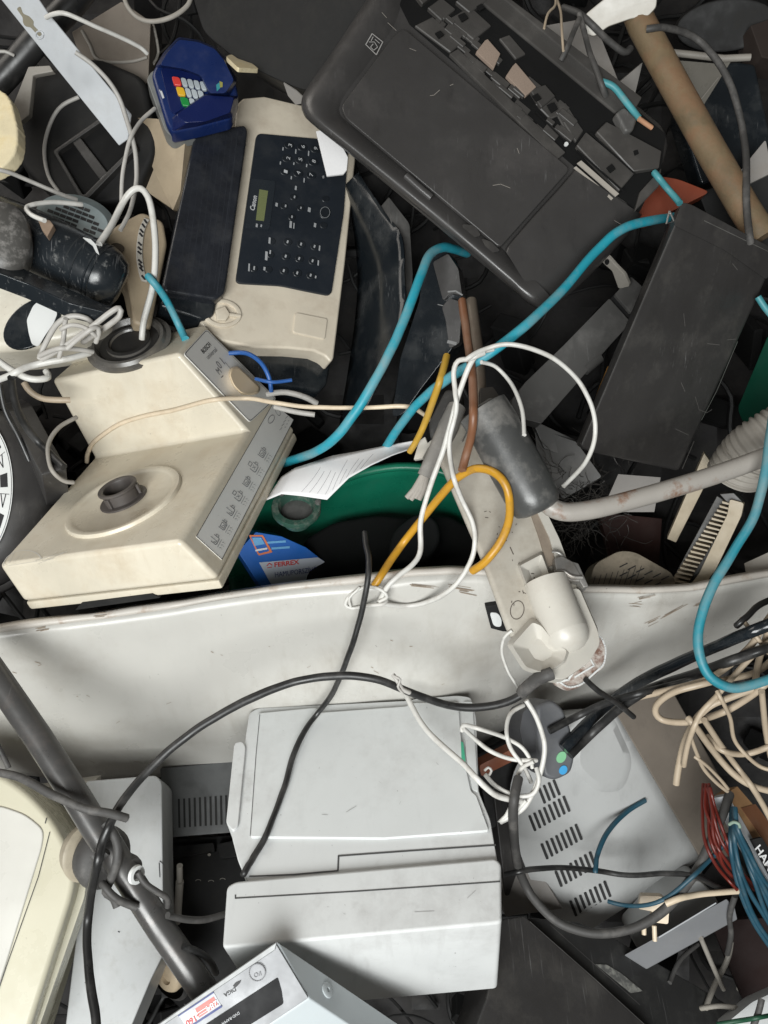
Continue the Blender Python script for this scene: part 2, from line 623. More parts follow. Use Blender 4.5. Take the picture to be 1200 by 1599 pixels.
mb = MB()
rows = []
for j in range(71):
    r = []
    for i in range(61):
        u, v = -700 + i * 2600 / 60, -800 + j * 3200 / 70
        e = max(0, abs(u - 600) - 800, abs(v - 800) - 1000) / 500
        n = noise.noise(Vector((u * .006, v * .006, 1.3))) * .05 + noise.noise(Vector((u * .022, v * .022, 4.1))) * .028
        r.append(W(u, v, -.46 + n - e * .35))
    rows.append(r)
mb.grid(rows)
o = mb.build('scrap_heap', heapm, smooth=20)
o['kind'] = 'stuff'
o['label'] = 'dark jumble of scrap filling the gaps under the appliances'


def inside(u, v, boxes):
    return any(a <= u <= c and b <= v <= d for a, b, c, d in boxes)


rs = random.Random(11)
for nm, m, n, wire in (('scrap_debris', blackm2, 150, 0), ('plastic_debris', blackm, 24, 0), ('wire_debris', mat('dark_wire', (.010, .010, .010), .6, spec=.3), 230, 1), ('pale_wire_debris', corrug, 12, 1)):
    mb = MB()
    for k in range(n):
        u, v = rs.uniform(-150, 1350), rs.uniform(-150, 1750)
        h = rs.uniform(-.44, -.36)
        if wire:
            a = rs.uniform(0, 6.28)
            pts = []
            x, y = u, v
            for q in range(7):
                pts.append((x, y, h * 1000 + rs.uniform(-10, 18)))
                a += rs.uniform(-.8, .8)
                x += math.cos(a) * 45
                y += math.sin(a) * 45
            mb.tube([W(p[0], p[1], p[2] / 1000) for p in spl(pts, 14)], rs.uniform(.002, .0045), 6)
        else:
            M_ = Matrix.Rotation(rs.uniform(0, 6.28), 3, Vector((rs.gauss(0, 1), rs.gauss(0, 1), rs.gauss(0, 1))).normalized())
            sx, sy, sz = rs.uniform(.03, .14), rs.uniform(.02, .08), rs.uniform(.006, .04)
            mb.box(W(u, v, h), M_ @ Vector((sx, 0, 0)), M_ @ Vector((0, sy, 0)), M_ @ Vector((0, 0, sz)))
    o = mb.build(nm, m, bevel=0 if wire else .002, seg=1)
    o['kind'] = 'stuff'
    o['label'] = 'unlit bits of broken plastic and wire deep in the heap'

# ------------------------------------------------------------------ kitchen machine (cream)
px = Pose([[0.9507, 0.1619, -0.2645], [0.1258, 0.5782, 0.8062], [0.2834, -0.7997, 0.5293]], (-0.3881, -0.108, 0.0595), 1.15)
w_, m_, hb, ht, yb, dd = 0.2426, 0.3843, 0.0648, 0.1745, 0.2162, 0.3039
mixer = thing('kitchen_machine', 'cream kitchen mixer base with grey drive sockets and a sloping control strip', 'food mixer', 200, 760, -.15)
mb = MB()
prof = [(0, .012), (0, hb), (yb, hb), (yb, ht), (dd, ht), (dd, .012)]
mb.taper([px.P(0, y, z) for y, z in prof], [px.P(w_ - m_ * z, y, z) for y, z in prof])
mb.build('body', cream, mixer, bevel=.0065, seg=4)
mb = MB()
xr_ = w_ - m_ * .012 - .0006
mb.prism([px.P(.001, .001, .0), px.P(xr_, .001, .0), px.P(xr_, dd - .004, .0), px.P(.001, dd - .004, .0)], px.P(0, 0, .0112) - px.P(0, 0, 0))
mb.build('base_tray', cream, mixer, bevel=.003)
ff = px.face((0, 0, 0), (1, 0, 0), (0, 0, 1))
mb = MB()
mb.slab(ff, [(118, 953), (128, 942), (238, 928), (250, 934)], .012, .0006)
mb.build('handhold', blackm, mixer)  # flat dark slab painted in place of a shaded recess
tf = px.face((0, 0, hb), (1, 0, hb), (0, 1, hb))
tt = px.face((0, 0, ht), (1, 0, ht), (0, 1, ht))
sf_ = px.face((w_ - m_ * .02, 0, .02), (w_ - m_ * ht, .25, ht), (w_ - m_ * .02, .3, .02))
up = tf.n
mb = MB()
mb.lathe(tf.at(194, 783), up, [(.0775, -.001), (.0775, .0012), (.0755, .0042), (.071, .0046), (.0665, .0028), (.064, .0012), (0, .001)], 64)
mb.build('bowl_rest', cream, mixer, smooth=40)
mb = MB()
o0 = tf.at(194, 781)
mb.lathe(o0, up, [(.031, .001), (.031, .003), (.0225, .0035), (.0225, .017), (.0255, .0175), (.0255, .021), (.0215, .0215), (.0185, .0195), (.018, .004), (0, .004)], 40)
for a in (0.3, 2.4, 4.5):
    d = px.P(math.cos(a), math.sin(a), 0) - px.P(0, 0, 0)
    d.normalize()
    mb.box(o0 + d * .022 - up.cross(d) * .003 + up * .003, d * .004, up.cross(d) * .006, up * .014)
mb.build('bowl_drive', mat('brown_grey_drive', (.06, .052, .048), .5, dirt=(.2, .17, .14), da=.4), mixer, bevel=.0008, seg=1)
drv = mat('smoky_grey_ring', (.085, .08, .073), .28, dirt=(.2, .175, .13), da=.5)
tax = (up + (CAM - tt.at(203, 541)).normalized() * .42).normalized()
mb = MB()
o1 = tt.at(203, 538, .012)
mb.lathe(o1, tax, [(.058, -.001), (.059, .003), (.053, .0045), (.050, .009), (.046, .0095), (.043, .005), (.041, .0015), (.032, .0015), (.031, .006), (.027, .0065), (.024, .001), (0, .001)], 48)
mb.build('tool_drive', drv, mixer, smooth=40)
mb = MB()
mb.lathe(o1 + tax * .0028, tax, [(.041, -.001), (.041, 0), (0, .0)], 40)
mb.lathe(o1 + tax * .0035, tax, [(.031, .0), (.031, .004), (.027, .0045), (.026, .0)], 40)
mb.build('drive_well', mat('well_dark', (.02, .019, .018), .5), mixer, smooth=40)
# control label, knob, writing
mb = MB()
mb.slab(sf_, rnd([(287, 553), (323, 514), (432, 623), (391, 660)], 4), .001, .0012)
mb.build('control_label', labelgrey, mixer)
mb = MB()
mb.stroke(sf_, rnd([(289, 553), (323, 516), (430, 623), (391, 658)], 4), 1.0, .0016, True)
mb.stroke(sf_, [(307, 838), (347, 874), (459, 656), (427, 630)], 1.0, .0016, True)
mb.stroke(sf_, [(346, 590), (349, 587)], 1.2, .0016)
mb.stroke(sf_, [(352, 566), (361, 577)], 1.0, .0016)
mb.build('label_outline', black_ink, mixer, hit=False)
mb = MB()
kp = rnd([(356, 585), (359, 574), (371, 571), (408, 606), (405, 615), (395, 618), (378, 618), (363, 603)], 7)
mb.taper([sf_.at(385 + (u - 385) * .9, 597 + (v - 597) * .9, .014) for u, v in kp], [sf_.at(u, v, 0) for u, v in kp])
mb.build('speed_knob', mat('peach_cream_knob', (.70, .56, .38), .4, var=.05), mixer, bevel=.003, seg=3)
text('BOSCH', sf_, (318.5, 553), (330.5, 540), black_ink, mixer, .0017, bold=.02)
text('universal', sf_, (326, 562), (340, 548), grey_ink, mixer, .0017)
text('M', sf_, (343.5, 586), (347, 582), grey_ink, mixer, .0017)
text('0 1', sf_, (345, 577), (352, 569), grey_ink, mixer, .0017)
mb = MB()
mb.slab(sf_, [(307, 838), (347, 874), (459, 656), (427, 630)], .001, .0010)
mb.build('pictogram_label', labelgrey, mixer)
mb = MB()


def picto(cu, cv, kind, s=1.0):
    """little jug drawing: ax runs down the strip width, ay up along the strip"""
    ax, ay = Vector((.70, .56)), Vector((.47, -.86))

    def T(x, y):
        p = Vector((cu, cv)) + ax * x * s + ay * y * s
        return (p.x, p.y)
    L = lambda pts, w=.9: mb.stroke(sf_, [T(*p) for p in pts], w, .0016)
    L([(-8, -7), (4, -7), (6, -5), (6, 5), (4, 7), (-8, 7)], 1.3)
    if kind % 3 == 0:
        L([(-13, 0), (3, 0), (3, -3), (-2, -5)], 1.0)
    elif kind % 3 == 1:
        L([(-6, -4), (3, -4), (3, 4), (-6, 4), (-6, -4)], 1.0)
        L([(-2, -2), (1, 2)])
    else:
        L([(-16, -3), (-9, -3), (-9, 4), (-16, 4), (-16, -3)], 1.1)
        L([(-5, -3), (2, 3)])
        L([(-5, 3), (2, -3)])
    L([(-4, 7), (-4, 11), (2, 11), (2, 7)], 1.0)
    L([(11, -8), (11, 8)], .7)
    for q in (-6, 0, 6):
        L([(15, q - 1), (18, q + 1)], .8)
        L([(20, q), (22, q)], .7)


for k in range(7):
    picto(337 + k * 12.2, 844 - k * 22.6, (0, 1, 0, 2, 1, 2, 1)[k], .82)
mb.stroke(sf_, ell(424, 655, 4, 7, 30), 1.2, .0016, True)
mb.stroke(sf_, ell(434, 643, 3, 7, -25), 1.0, .0016)
for q in range(4):
    mb.stroke(sf_, [(437 + q * 3, 672 - q * 6), (441 + q * 3, 668 - q * 6)], .8, .0016)
    mb.stroke(sf_, [(445 + q * 2.5, 668 - q * 5), (447 + q * 2.5, 667 - q * 5)], .8, .0016)
mb.build('pictograms', grey_ink, mixer, hit=False)
# torn clear sticker in the corner of the base
mb = MB()
mb.stroke(tf, ell(36, 880, 30, 20, -8, 16, 180, 350), 1.6, .0005)
for q in range(5):
    mb.stroke(tf, [(14 + q * 8, 880 - q * 2), (22 + q * 9, 864 + (q % 2) * 3)], .9, .0005)
mb.stroke(tf, [(55, 876), (104, 862)], 1.6, .0005)
mb.stroke(tf, [(60, 881), (100, 864)], 1.2, .0005)
mb.stroke(tf, [(12, 884), (84, 873)], 1.0, .0005)
mb.build('sticker_residue', mat('pale_residue', (.62, .60, .55), .6), mixer, hit=False)

# ------------------------------------------------------------------ fax machine
fx = Pose([[0.9117, 0.0503, 0.4078], [-0.1584, 0.9588, 0.236], [-0.3791, -0.2797, 0.882]], (-0.2691, 0.2382, -0.1881), 1.08)
zf = .0792
ft = fx.face((0, 0, zf), (1, 0, zf), (0, 1, zf))
fax = thing('fax_machine', 'cream desktop fax with dark keypad panel, wavy front and black handset tray', 'fax machine', 430, 370, -.3)
outl = [(367, 196), (370, 163), (380, 153), (413, 150), (447, 158), (473, 164), (548, 180), (556, 250), (540, 410), (522, 560), (517, 566),
        (508, 556), (490, 548), (450, 544), (400, 543), (348, 533), (330, 520), (313, 505), (317, 473), (345, 467), (352, 455)]
mb = MB()
mb.slab(ft, outl, .055)
mb.build('body', cream_fax, fax, bevel=.004, seg=3)
mb = MB()
mb.slab(ft, [(350, 520), (520, 555), (512, 600), (500, 612), (360, 590), (340, 560)], .05, -.03)
mb.build('front_bezel', blackg, fax, bevel=.006, seg=3)
mb = MB()
kp = rnd([(401, 208), (545, 221), (538, 330), (518, 462), (482, 455), (440, 446), (368, 442)], 9)
mb.slab(ft, kp, .008, .004)
mb.build('control_panel', slate, fax, bevel=.0015)
rubber_key = mat('keypad_rubber', (.012, .015, .019), .5)
btn = []
for i in range(3):
    for j in range(3):
        btn.append(ell(452 + i * 20.5 - j * 3.2, 227 + i * 3 + j * 20.5, 8, 6, 8, 12))
        btn.append(ell(450 + i * 21 - j * 3, 378 + i * 3.6 + j * 22.5, 7, 6, 8, 12))
for q in ((459, 308), (444, 322), (470, 325), (456, 339), (425, 377), (423, 398), (397, 420), (420, 421), (506, 352), (509, 311)):
    btn.append(ell(q[0], q[1], 6, 5, 0, 12))
btn.append(ell(508, 332, 9, 10, 0, 20))
for q in btn:
    mb = MB()
    mb.slab(ft, q, .002, .0055)
    mb.build('button', rubber_key, fax, bevel=.0007, seg=1)
mb = MB()
mb.slab(ft, rnd([(393, 279), (431, 283), (421, 359), (383, 355)], 4), .002, .0052)
mb.build('display_bezel', mat('display_frame', (.022, .027, .033), .3), fax)
mb = MB()
mb.slab(ft, [(405.5, 296), (419, 298.5), (412.5, 345.5), (400, 344)], .002, .0056)
mb.build('display', lcd, fax)
text('Canon', ft, (397.5, 330), (401.8, 307), pale_ink, fax, .0058, bold=.025)
legend = [('3', 454, 229), ('6', 474, 231), ('9', 494, 234), ('2', 451, 249), ('5', 470, 251), ('8', 491, 254), ('1', 447, 270), ('4', 467, 272), ('7', 487, 275), ('*', 507, 279)]
for s_, u, v in legend:
    text(s_, ft, (u + 2, v + 1.5), (u + 2.6, v - 3), pale_ink, fax, .0060, tall=6)
mb = MB()
for q in ((442, 233, 4), (462, 237, 6), (482, 240, 7), (438, 255, 4), (459, 256, 3), (479, 259, 4), (455, 278, 4), (475, 282, 6)):
    mb.stroke(ft, [(q[0], q[1] + q[2] / 2), (q[0] + .5, q[1] - q[2] / 2)], 2.6, .0058)
for i in range(3):
    for j in range(3):
        u, v = 450 + i * 21 - j * 3, 378 + i * 3.6 + j * 22.5
        mb.stroke(ft, [(u - 1, v + 1.6), (u, v - 1.6)], 3.4, .0060)
for q in ((462, 294, 4, 5), (460, 308, 3, 3), (446, 322, 3, 3), (470, 325, 2.6, 2.6), (456, 339, 3, 3), (432, 320, 5, 4), (483, 328, 6, 5), (492, 352, 5, 5),
          (401, 352.5, 4, 4), (408, 353, 3, 3), (454, 351, 5, 9), (459, 353, 2.4, 8), (421, 376, 4, 8), (416, 400, 5, 12), (422, 394, 3, 5), (389, 418, 3, 11), (397, 419, 3, 5), (413, 420, 4, 4),
          (499, 388, 3, 7), (497, 411, 3, 7), (493, 433, 3, 3)):
    mb.stroke(ft, [(q[0], q[1] + q[3] / 2), (q[0] + .6, q[1] - q[3] / 2)], q[2], .0060)
mb.stroke(ft, ell(508, 332, 7.5, 8.5, 0, 20), .8, .0068, True)
mb.build('key_lettering', mat('legend_grey', (.34, .35, .36), .6), fax, hit=False)
mb = MB()
tp = rnd([(306, 204), (383, 195), (388, 204), (352, 458), (338, 468), (258, 455), (254, 445)], 6)
mb.slab(ft, tp, .05, .022)
tray = mb.build('handset_tray', mat('ribbed_black_tray', (.017, .019, .024), .3, var=.25, vscale=40, dirt=(.08, .08, .08), da=.3, scr=.3), fax, bevel=.005, seg=3)
mb = MB()
for k in range(8):
    u = 312 + k * 8.5
    mb.stroke(ft, [(u, 212), (u - 34 + k, 452)], .9, .0224)
mb.stroke(ft, [(372, 206), (339, 460)], 1.6, .0224)
mb.build('tray_rib', mat('tray_rib', (.03, .033, .04), .3), tray, hit=False)
mb = MB()
mb.slab(ft, [(255, 452), (340, 470), (335, 492), (318, 500), (250, 478)], .05, .006)
mb.build('tray_cradle', blackg, fax, bevel=.005, seg=3)
mb = MB()
mb.ring(ft, ell(347, 489, 31, 22, 8, 28), ell(347, 489, 24, 16, 8, 28), .006, .003)
mb.slab(ft, [(337, 484), (352, 478), (360, 491), (354, 500), (340, 500)], .008, .006)
mb.slab(ft, [(355, 488), (378, 491), (377, 495), (355, 493)], .006, .005)
mb.build('hook_recess', cream_fax, fax, bevel=.0014)
mb = MB()
mb.slab(ft, rnd([(462, 488), (512, 498), (508, 530), (458, 519)], 4), .006, .003)
mb.build('cover_tab', cream_fax, fax, bevel=.0014)

mb = MB()
f_ = F((497, 216, -.20), (540, 244, -.205), (509, 273, -.20))
mb.slab(f_, [(494, 205), (520, 200), (544, 246), (542, 266), (537, 272), (511, 275)], .0045, 0)
o = mb.build('paper_pad', paper, bevel=.0006, seg=1)
tag(o, 'small white paper pad lying on the fax keypad under the black printer', 'paper')

# ------------------------------------------------------------------ black inkjet printer without its lid
bp = Pose([[0.7759, 0.609, 0.1645], [-0.6299, 0.7622, 0.1494], [-0.0344, -0.2196, 0.975]], (-0.1178, 0.5031, -0.1487))
zt = .0791
bf = bp.face((0, 0, zt), (1, 0, zt), (0, 1, zt))
printer = thing('inkjet_printer', 'scratched black inkjet printer with its lid off and carriage bay exposed', 'printer', 760, 240, -.15)
mb = MB()
body = rnd([(472, 180), (475, 148), (572, 2), (605, -40), (690, -85), (765, -30), (1036, 198), (1046, 225), (1036, 262), (872, 466), (846, 482), (818, 468)], 22, 5)
bA = [bf.at(u, v) for u, v in body]
bC = sum(bA, Vector()) / len(bA)
mb.taper(bA, [bC + (p - bC) * .96 + (p - CAM).normalized() * .085 for p in bA])
mb.build('body', blackp, printer, bevel=.013, seg=5)
def rolled(f, outer, inner, offs, n=60):
    """a moulded band between two pixel paths; offs are (share of the way in, height)"""
    so, si = spl(outer, 3), spl(inner, 3)
    rows = []
    for t, h in spl([(x * 1000, y * 1000) for x, y in offs], 30):
        t, h = t / 1000, h / 1000
        r = []
        for k in range(n):
            a, b = so[int(k * (len(so) - 1) / (n - 1))], si[int(k * (len(si) - 1) / (n - 1))]
            r.append(f.at(a.x + (b.x - a.x) * t, a.y + (b.y - a.y) * t, h))
        rows.append(r)
    return rows


mb = MB()
mb.grid(rolled(bf, [(640, -70), (604, -40), (572, 2), (522, 78), (480, 138), (471, 158), (474, 178), (490, 196), (560, 252), (690, 358), (800, 452), (822, 472), (846, 484), (868, 472)],
               [(652, -40), (632, 0), (620, 40), (584, 94), (545, 146), (535, 164), (534, 176), (546, 190), (602, 234), (700, 314), (775, 376), (790, 392), (800, 402), (812, 412)],
               [(0, -.045), (.015, -.012), (.05, .0), (.16, .0085), (.34, .0125), (.55, .0105), (.8, .004), (.97, -.001), (1, -.002)], 90))
mb.build('moulded_rim', blackp, printer, smooth=60)
mb = MB()
mb.slab(bf, rnd([(630, 43), (612, 60), (533, 166), (540, 184), (778, 384), (784, 384), (891, 264)], 9), .006, .0105)
pan = mb.build('tray_cover', blackp, printer, bevel=.0016, seg=3)
mb = MB()
mb.grid(rolled(bf, [(1003, 336), (985, 362), (930, 422), (880, 468), (862, 478), (846, 484)], [(898, 266), (872, 296), (830, 342), (794, 384), (790, 392), (796, 402)],
               [(0, -.05), (.02, -.02), (.08, -.006), (.22, .005), (.45, .0105), (.8, .0115), (.985, .0105), (1, .004)], 40))
mb.build('end_cover', blackp, printer, smooth=60)
mb = MB()
mb.tube([bf.at(u, v, .009) for u, v in spl([(634, 275), (655, 294), (674, 310)], 3)], [.004] + [.0056] * 16 + [.004] if False else .0052, 12)
mb.build('catch', blackp, printer, smooth=60)
mb = MB()
mb.slab(bf, rnd([(722, 350), (742, 352), (752, 368), (728, 374)], 4), .010, .010)
mb.slab(bf, rnd([(752, 372), (768, 378), (782, 392), (764, 396)], 4), .010, .010)
mb.build('latch', blackd, printer, bevel=.002)
# the open carriage bay
mb = MB()
mb.slab(bf, [(606, -30), (640, 38), (900, 262), (1000, 330), (1034, 258), (1040, 210), (760, -25), (690, -80)], .004, .0012)
bay = mb.build('carriage_bay', blackm2, printer)
mb = MB()
mb.slab(bf, [(742, -40), (765, -27), (1004, 152), (992, 172)], .014, .014)
mb.slab(bf, [(722, -22), (744, -36), (985, 168), (962, 176)], .006, .006)
mb.build('back_rail', graphite if False else mechg, printer, bevel=.0025)
mb = MB()
mb.slab(bf, [(702, 84), (716, 76), (884, 238), (870, 250)], .006, .007)
mb.build('guide_rail', mechg, printer, bevel=.0015)
mb = MB()
rq = random.Random(3)
for q in ([(648, 40), (676, 26), (722, 66), (704, 82)], [(668, 12), (690, -4), (712, 14), (690, 32)], [(700, 30), (735, 10), (768, 40), (740, 62)], [(712, 2), (740, -18), (762, 0), (734, 20)],
          [(828, 140), (852, 132), (868, 150), (846, 168)], [(842, 168), (866, 150), (884, 176), (860, 186)], [(866, 172), (884, 160), (906, 196), (888, 212)],
          [(640, -20), (668, -40), (690, -18), (660, 6)], [(880, 190), (895, 180), (912, 204), (900, 222)], [(780, 60), (796, 54), (822, 84), (806, 92)]):
    mb.slab(bf, q, .008, rq.uniform(.003, .010))
    mb.build('carriage_block', mechg, printer, bevel=.0012, seg=1)
    mb = MB()
for k in range(46):
    t = rq.random()
    w = rq.uniform(-26, 26)
    u, v = 672 + 215 * t + w * .66, 28 + 180 * t - w * .75
    a, b = rq.uniform(4, 16), rq.uniform(3, 8)
    du, dv = Vector((.77, .64)) * a, Vector((.62, -.78)) * b
    c0 = Vector((u, v))
    mb.slab(bf, [tuple(c0 - du - dv), tuple(c0 + du - dv), tuple(c0 + du + dv), tuple(c0 - du + dv)], .006, rq.uniform(.002, .0075))
mb.build('mechanism_grating', mechg, printer, bevel=.0008, seg=1)
mb = MB()
mb.slab(bf, [(901, 227), (916, 206), (992, 270), (968, 298)], .008, .008)
mb.slab(bf, [(932, 206), (948, 190), (1034, 236), (1030, 262), (990, 268)], .008, .010)
mb.slab(bf, [(992, 330), (1000, 300), (1034, 262), (1030, 290)], .008, .006)
mb.build('end_plate_grating', mechg, printer, bevel=.0012, seg=1)
mb = MB()
for q in ([(832, 150), (840, 146), (846, 154), (838, 158)], [(855, 164), (866, 160), (872, 170), (862, 176)], [(948, 262), (956, 256), (962, 264), (954, 270)], [(990, 236), (996, 234), (998, 240), (992, 243)],
          [(680, 52), (688, 48), (694, 54), (686, 60)], [(716, 24), (726, 20), (732, 28), (722, 34)], [(745, 10), (752, 6), (757, 12), (750, 17)]):
    mb.slab(bf, q, .002, .0115)
mb.stroke(bf, [(922, 208), (992, 272)], 3.5, .0112)
mb.stroke(bf, [(902, 236), (975, 300)], 4, .0112)
mb.stroke(bf, [(838, 176), (888, 226)], 3, .0112)
mb.build('slot_pattern', blackm2, printer, hit=False)
mb = MB()
mb.slab(bf, [(758, 63), (762, 61), (782, 84), (772, 107), (744, 81)], .006, .0085)
mb.slab(bf, [(801, 103), (806, 98), (838, 136), (822, 150), (791, 118)], .006, .0085)
mb.build('felt_pad', tanfoam, printer, bevel=.001)
mb = MB()
mb.slab(bf, rnd([(962, 176), (976, 166), (996, 186), (990, 204), (978, 206)], 5), .016, .017)
mb.build('roller_cover', graphite, printer, bevel=.004, seg=3)
mb = MB()
mb.slab(bf, [(902, 255), (908, 251), (967, 303), (962, 307)], .002, .0108)
mb.slab(bf, [(897, 262), (900, 260), (958, 310), (955, 313)], .002, .0108)
mb.build('code_label', mat('silver_print', (.36, .33, .29), .5), printer)
mb = MB()
mb.slab(bf, ell(885, 225, 3.2, 3.2, 0, 12), .002, .013)
mb.build('indicator', stick, printer)
mb = MB()
mb.stroke(bf, [(581.5, 53), (598, 66), (588, 86), (571.5, 70)], 1.5, .0106, True)
mb.stroke(bf, [(577, 66), (585, 66), (590, 74), (584, 79), (579, 74), (583, 69)], 1.2, .0106)
mb.stroke(bf, [(583, 58), (580, 64)], 1.2, .0106)
mb.stroke(bf, [(586, 62), (593, 68)], 1.2, .0106)
mb.build('paper_icon', mat('icon_grey', (.32, .31, .30), .6), printer, hit=False)
mb = MB()
for q in ([(672, 150), (678, 149), (687, 141)], [(703, 134), (708, 132)], [(770, 290), (782, 288), (797, 294)], [(808, 232), (811, 240)], [(640, 76), (650, 80)], [(594, 17), (604, 28)], [(606, 36), (619, 48)], [(960, 345), (972, 352)]):
    mb.stroke(bf, q, 1.1, .0112)
mb.build('scratch_pattern', mat('pale_scratch', (.22, .2, .18), .7), printer, hit=False)

# ------------------------------------------------------------------ black case with closed lid
cp = Pose([[0.8124, 0.3097, 0.4941], [-0.1089, 0.913, -0.3931], [-0.5729, 0.2655, 0.7754]], (0.2004, 0.1305, -0.1979))
cf = cp.face((0, 0, .1202), (1, 0, .1202), (0, 1, .1202))
case = thing('black_case', 'long dented black metal case leaning among the wires', 'case', 1050, 530, -.15)
mb = MB()
cA = [cf.at(u, v) for u, v in rnd([(906, 698), (920, 706), (1060, 736), (1196, 436), (1204, 398), (1070, 322), (1056, 345)], 6)]
mb.taper(cA, [p + (p - CAM).normalized() * .11 - cf.n * .01 for p in cA])
mb.build('body', blackd, case, bevel=.011, seg=5)
mb = MB()
cA = [cf.at(u, v, .004) for u, v in rnd([(1052, 352), (1066, 316), (1080, 320), (1210, 390), (1198, 438), (1130, 390)], 6)]
mb.taper(cA, [p + (p - CAM).normalized() * .03 for p in cA])
mb.build('lid', blackd, case, bevel=.003, seg=3)
mb = MB()
for q in ([(1086, 360 + 260), (1092, 640), (1104, 645), (1112, 640)], [(1064, 598), (1070, 612)], [(1055, 670), (1076, 680)], [(1105, 537), (1124, 539)], [(1136, 531), (1150, 530)], [(1144, 412), (1152, 422)], [(1068, 490), (1070, 510)]):
    mb.stroke(cf, q, 1.3, .0005)
mb.build('scuff_stain', mat('dusty_scuff', (.085, .08, .075), .8), case, hit=False)
mb = MB()
mb.stroke(cf, [(1152, 534), (1120, 610), (1096, 656)], 1.8, .0008)
mb.stroke(cf, [(1084, 690), (1066, 732)], 2.2, .0008)
mb.stroke(cf, [(1100, 345), (1210, 398)], 1.2, .0045)
mb.build('worn_edge', steel, case, hit=False)
mb = MB()
fc = F((1050, 330, -.03), (1054, 350, -.03), (1040, 345, -.03))
mb.tube([fc.at(u, v) for u, v in ((1046, 330), (1053, 346), (1041, 350), (1046, 330))], .0012, 6)
mb.build('lid_ring', steel, case)

# ------------------------------------------------------------------ bent white sheet-metal panel across the heap
def lerp_pts(pts, u):
    for a, b in zip(pts, pts[1:]):
        if a[0] <= u <= b[0]:
            t = (u - a[0]) / (b[0] - a[0])
            t = t * t * (3 - 2 * t) * .4 + t * .6
            return [x + (y - x) * t for x, y in zip(a, b)]
    return list(pts[-1] if u > pts[-1][0] else pts[0])


PT = [(-160, 1012, -.040), (0, 988, -.045), (150, 967, -.05), (300, 946, -.055), (450, 922, -.06), (560, 911, -.062), (640, 900, -.064), (700, 897, -.066), (765, 900, -.068), (830, 914, -.07), (910, 926, -.075),
      (1000, 928, -.08), (1080, 924, -.085), (1200, 902, -.09), (1380, 872, -.10)]
PB = [(-160, 1205, -.245), (0, 1207, -.25), (120, 1222, -.255), (260, 1214, -.26), (400, 1210, -.265), (600, 1205, -.265), (760, 1190, -.26), (860, 1162, -.25), (950, 1112, -.235), (1050, 1060, -.215), (1200, 1012, -.20), (1380, 960, -.19)]
panel = thing('sheet_metal_panel', 'large bent white sheet metal panel standing across the heap, chipped along its top edge', 'metal panel', 500, 1000, -.15)
rows = []
NU, NV = 110, 30
for j in range(-4, NV + 1):
    r = []
    for i in range(NU + 1):
        u = -160 + 1540 * i / NU
        a, b = lerp_pts(PT, u), lerp_pts(PB, u)
        A, B = W(*a), W(*b)
        top = W(a[0], a[1] - 13 - 2.5 * noise.noise(Vector((u * .01, 0, 0))), a[2] - .004)
        if j < 0:
            t = (j + 4) / 4
            p = top.lerp(A, t) + (CAM - A).normalized() * (.0035 * math.sin(t * math.pi))
            if j == -4:
                p = top + (A - CAM).normalized() * .012
        else:
            t = j / NV
            p = A.lerp(B, t)
            n = (W(u + 40, a[1], a[2]) - A).cross(B - A).normalized()
            if n.dot(CAM - A) < 0:
                n = -n
            bulge = .018 * math.sin(min(1, t * 1.15) * math.pi) * (1 if u < 620 else max(.2, 1 - (u - 620) / 350))
            bulge += .0025 * math.exp(-((t - .05) / .05) ** 2)
            bulge += .004 * noise.noise(Vector((u * .005, t * 2.2, 7.7))) + .0012 * noise.noise(Vector((u * .02, t * 7, 2.7)))
            bulge -= .014 * math.exp(-((u - 790) / 85) ** 2 - ((t - .55) / .28) ** 2)
            bulge += .010 * math.exp(-((u - 690) / 60) ** 2 - ((t - .45) / .25) ** 2)
            p = p + n * bulge
        r.append(p)
    rows.append(r)
mb = MB()
mb.grid(rows[4:])
mb.build('sheet', sheetwhite, panel, smooth=60, solid=.0012)
mb = MB()
mb.grid(rows[:5])
mb.build('top_edge', sheetedge, panel, smooth=60, solid=.001)


def pan_at(u, v, off=.001):
    h = surf(u, v)
    return W(u, v, h + off)


pfl = F((760, 948, surf(760, 948)), (798, 946, surf(798, 946)), (778, 988, surf(778, 988)))
mb = MB()
mb.slab(pfl, [(758, 948), (783, 945), (800, 960), (802, 987), (786, 987), (767, 982)], .010, .009)
hinge = mb.build('hinge_slot', blackm, panel, bevel=.0006, seg=1)
mb = MB()
mb.slab(pfl, rnd([(765, 957), (778, 958), (784, 968), (783, 980), (771, 978)], 5), .002, .0102)
mb.build('slot_window', stick, hinge)
mb = MB()
rr_ = random.Random(5)
for q in ((20, 1050), (55, 1034), (120, 1088), (135, 1086), (60, 1040), (182, 1130), (330, 1018), (345, 1023), (480, 1043), (260, 1100), (140, 1188), (210, 1190), (580, 1042), (584, 1048), (690, 1070), (930, 1018), (420, 1010), (610, 1000), (640, 1010)):
    u, v = q
    e = rr_.uniform(2, 9)
    a = rr_.uniform(-.6, .6)
    p, q2 = pan_at(u, v), pan_at(u + e * math.cos(a), v + e * math.sin(a))
    f = Face(p, q2, pan_at(u, v + 6))
    mb.stroke(f, [(u, v), (u + e * math.cos(a), v + e * math.sin(a))], rr_.uniform(.7, 1.6), .0004)
